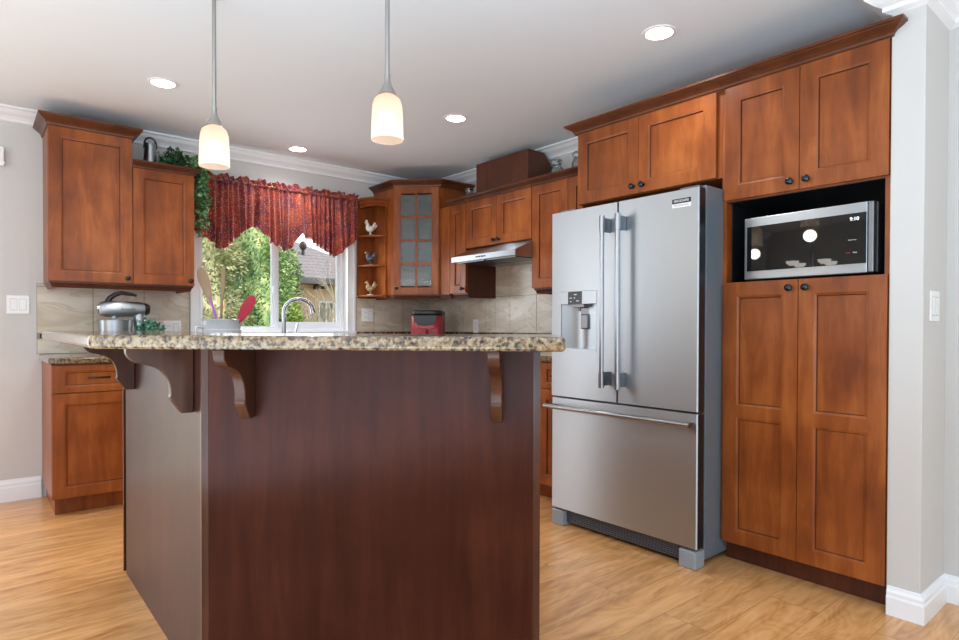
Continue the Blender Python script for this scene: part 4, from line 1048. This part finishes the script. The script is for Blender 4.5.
# dark barbecue lid outside
t = thing('kettle_grill', 'dark rounded grill lid seen low in the left window pane', 'grill', (2.50, 6.60, GZ))
b = MB(); b.ell((0,0,1.46), (.115,.115,.135)); b.build('lid', M['black'], t)
b = MB(); b.lathe([(0,1.30),(.06,1.32),(.115,1.455),(.12,1.46),(.12,1.47),(.0,1.47)], (0,0,0), 24); b.build('bowl', M['black'], t)
for a in (0, 2.1, 4.2):
    b = MB(); b.tube([(.06*math.cos(a), .06*math.sin(a), 1.38), (.22*math.cos(a), .22*math.sin(a), 0)], .012, 8); b.build('leg', M['steel_dark'], t)
# neighbouring house with a hipped roof
HX, HY = 1.9, 12.0
t = thing('neighbour_house', 'tan neighbouring house with a grey shingle roof through the right window pane', 'house', (HX, HY, GZ))
HW = 5.1
b = MB()
for k in range(13): b.box(0, HW, 0, 4, .0+k*.2, .0+k*.2+.188)
b.box(.01, HW-.01, .012, 3.99, 0, 2.52)
b.build('siding', M['siding'], t)
EZ = 2.55; EX0, EX1, EY0, EY1 = -.4, HW+.35, -.6, 4.6; RY = 1.5
b = MB()
def hip(n, dz):
    # courses of shingles up each roof plane
    for k in range(n):
        f0, f1 = k/n, (k+1)/n
        def ring(f, lift):
            ins = f*2.6; return [(EX0+ins*.9, EY0+ins, EZ+ins*.5+lift), (EX1-ins*.9, EY0+ins, EZ+ins*.5+lift), (EX1-ins*.9, EY1-ins, EZ+ins*.5+lift), (EX0+ins*.9, EY1-ins, EZ+ins*.5+lift)]
        lo = [b.bm.verts.new(p) for p in ring(f0, dz)]; hi = [b.bm.verts.new(p) for p in ring(min(f1, .995), 0)]
        for i in range(4): b.bm.faces.new([lo[i], lo[(i+1)%4], hi[(i+1)%4], hi[i]])
hip(16, .003)
b.build('roof', M['shingle'], t)
b = MB()
b.sweep([(EX0, EY1), (EX0, EY0), (EX1, EY0), (EX1, EY1)], [(-.02, EZ-.12), (.06, EZ-.12), (.09, EZ-.02), (.09, EZ+.0), (-.02, EZ+.0)]); b.build('gutter', M['shingle'], t)
b = MB(); b.box(EX0, EX1, EY0, 0, EZ-.10, EZ-.08)
for k in range(9): b.box(-.3+k*.65, -.24+k*.65, -.55, 0, EZ-.20, EZ-.10)
b.build('soffit', M['stem'], t)
b = MB()
wx = 5.60-HX
b.box(wx, wx+.36, -.03, 0, 1.66, 2.12, 0); b.box(wx+.04, wx+.16, -.035, -.03, 1.70, 2.08, 1); b.box(wx+.20, wx+.32, -.035, -.03, 1.70, 2.08, 1)
b.build('window', [M['white'], M['reeded']], t)
b = MB(); b.ell((3.62, .55, 3.32), (.08,.08,.10)); b.tube([(3.62,.55,3.0), (3.62,.55,3.3)], .035, 8); b.build('roof_vent', M['black'], t)
# bare shrub
t = thing('bare_shrub', 'leafless pale shrub in front of the neighbouring house', 'shrub', (4.70, 9.9, GZ))
b = MB()
def branch(p, d, ln, r, dep):
    q_ = p + d*ln; mid = p + d*ln*.5 + Vector((random.uniform(-.03,.03), random.uniform(-.03,.03), 0))
    b.tube([p, mid, q_], [r, r*.85, r*.6], 5, cap=False)
    if dep:
        for _ in range(3):
            nd = (d + Vector((random.uniform(-.6,.6), random.uniform(-.6,.6), random.uniform(-.1,.4)))).normalized()
            branch(mid if random.random() < .4 else q_, nd, ln*random.uniform(.55, .85), r*.62, dep-1)
for k in range(11):
    a = 2*PI*k/11; branch(Vector((.06*math.cos(a), .06*math.sin(a), 0)), Vector((.35*math.cos(a), .35*math.sin(a), 1)).normalized(), random.uniform(.7, 1.1), .026, 4)
b.build('branches', M['twig'], t)
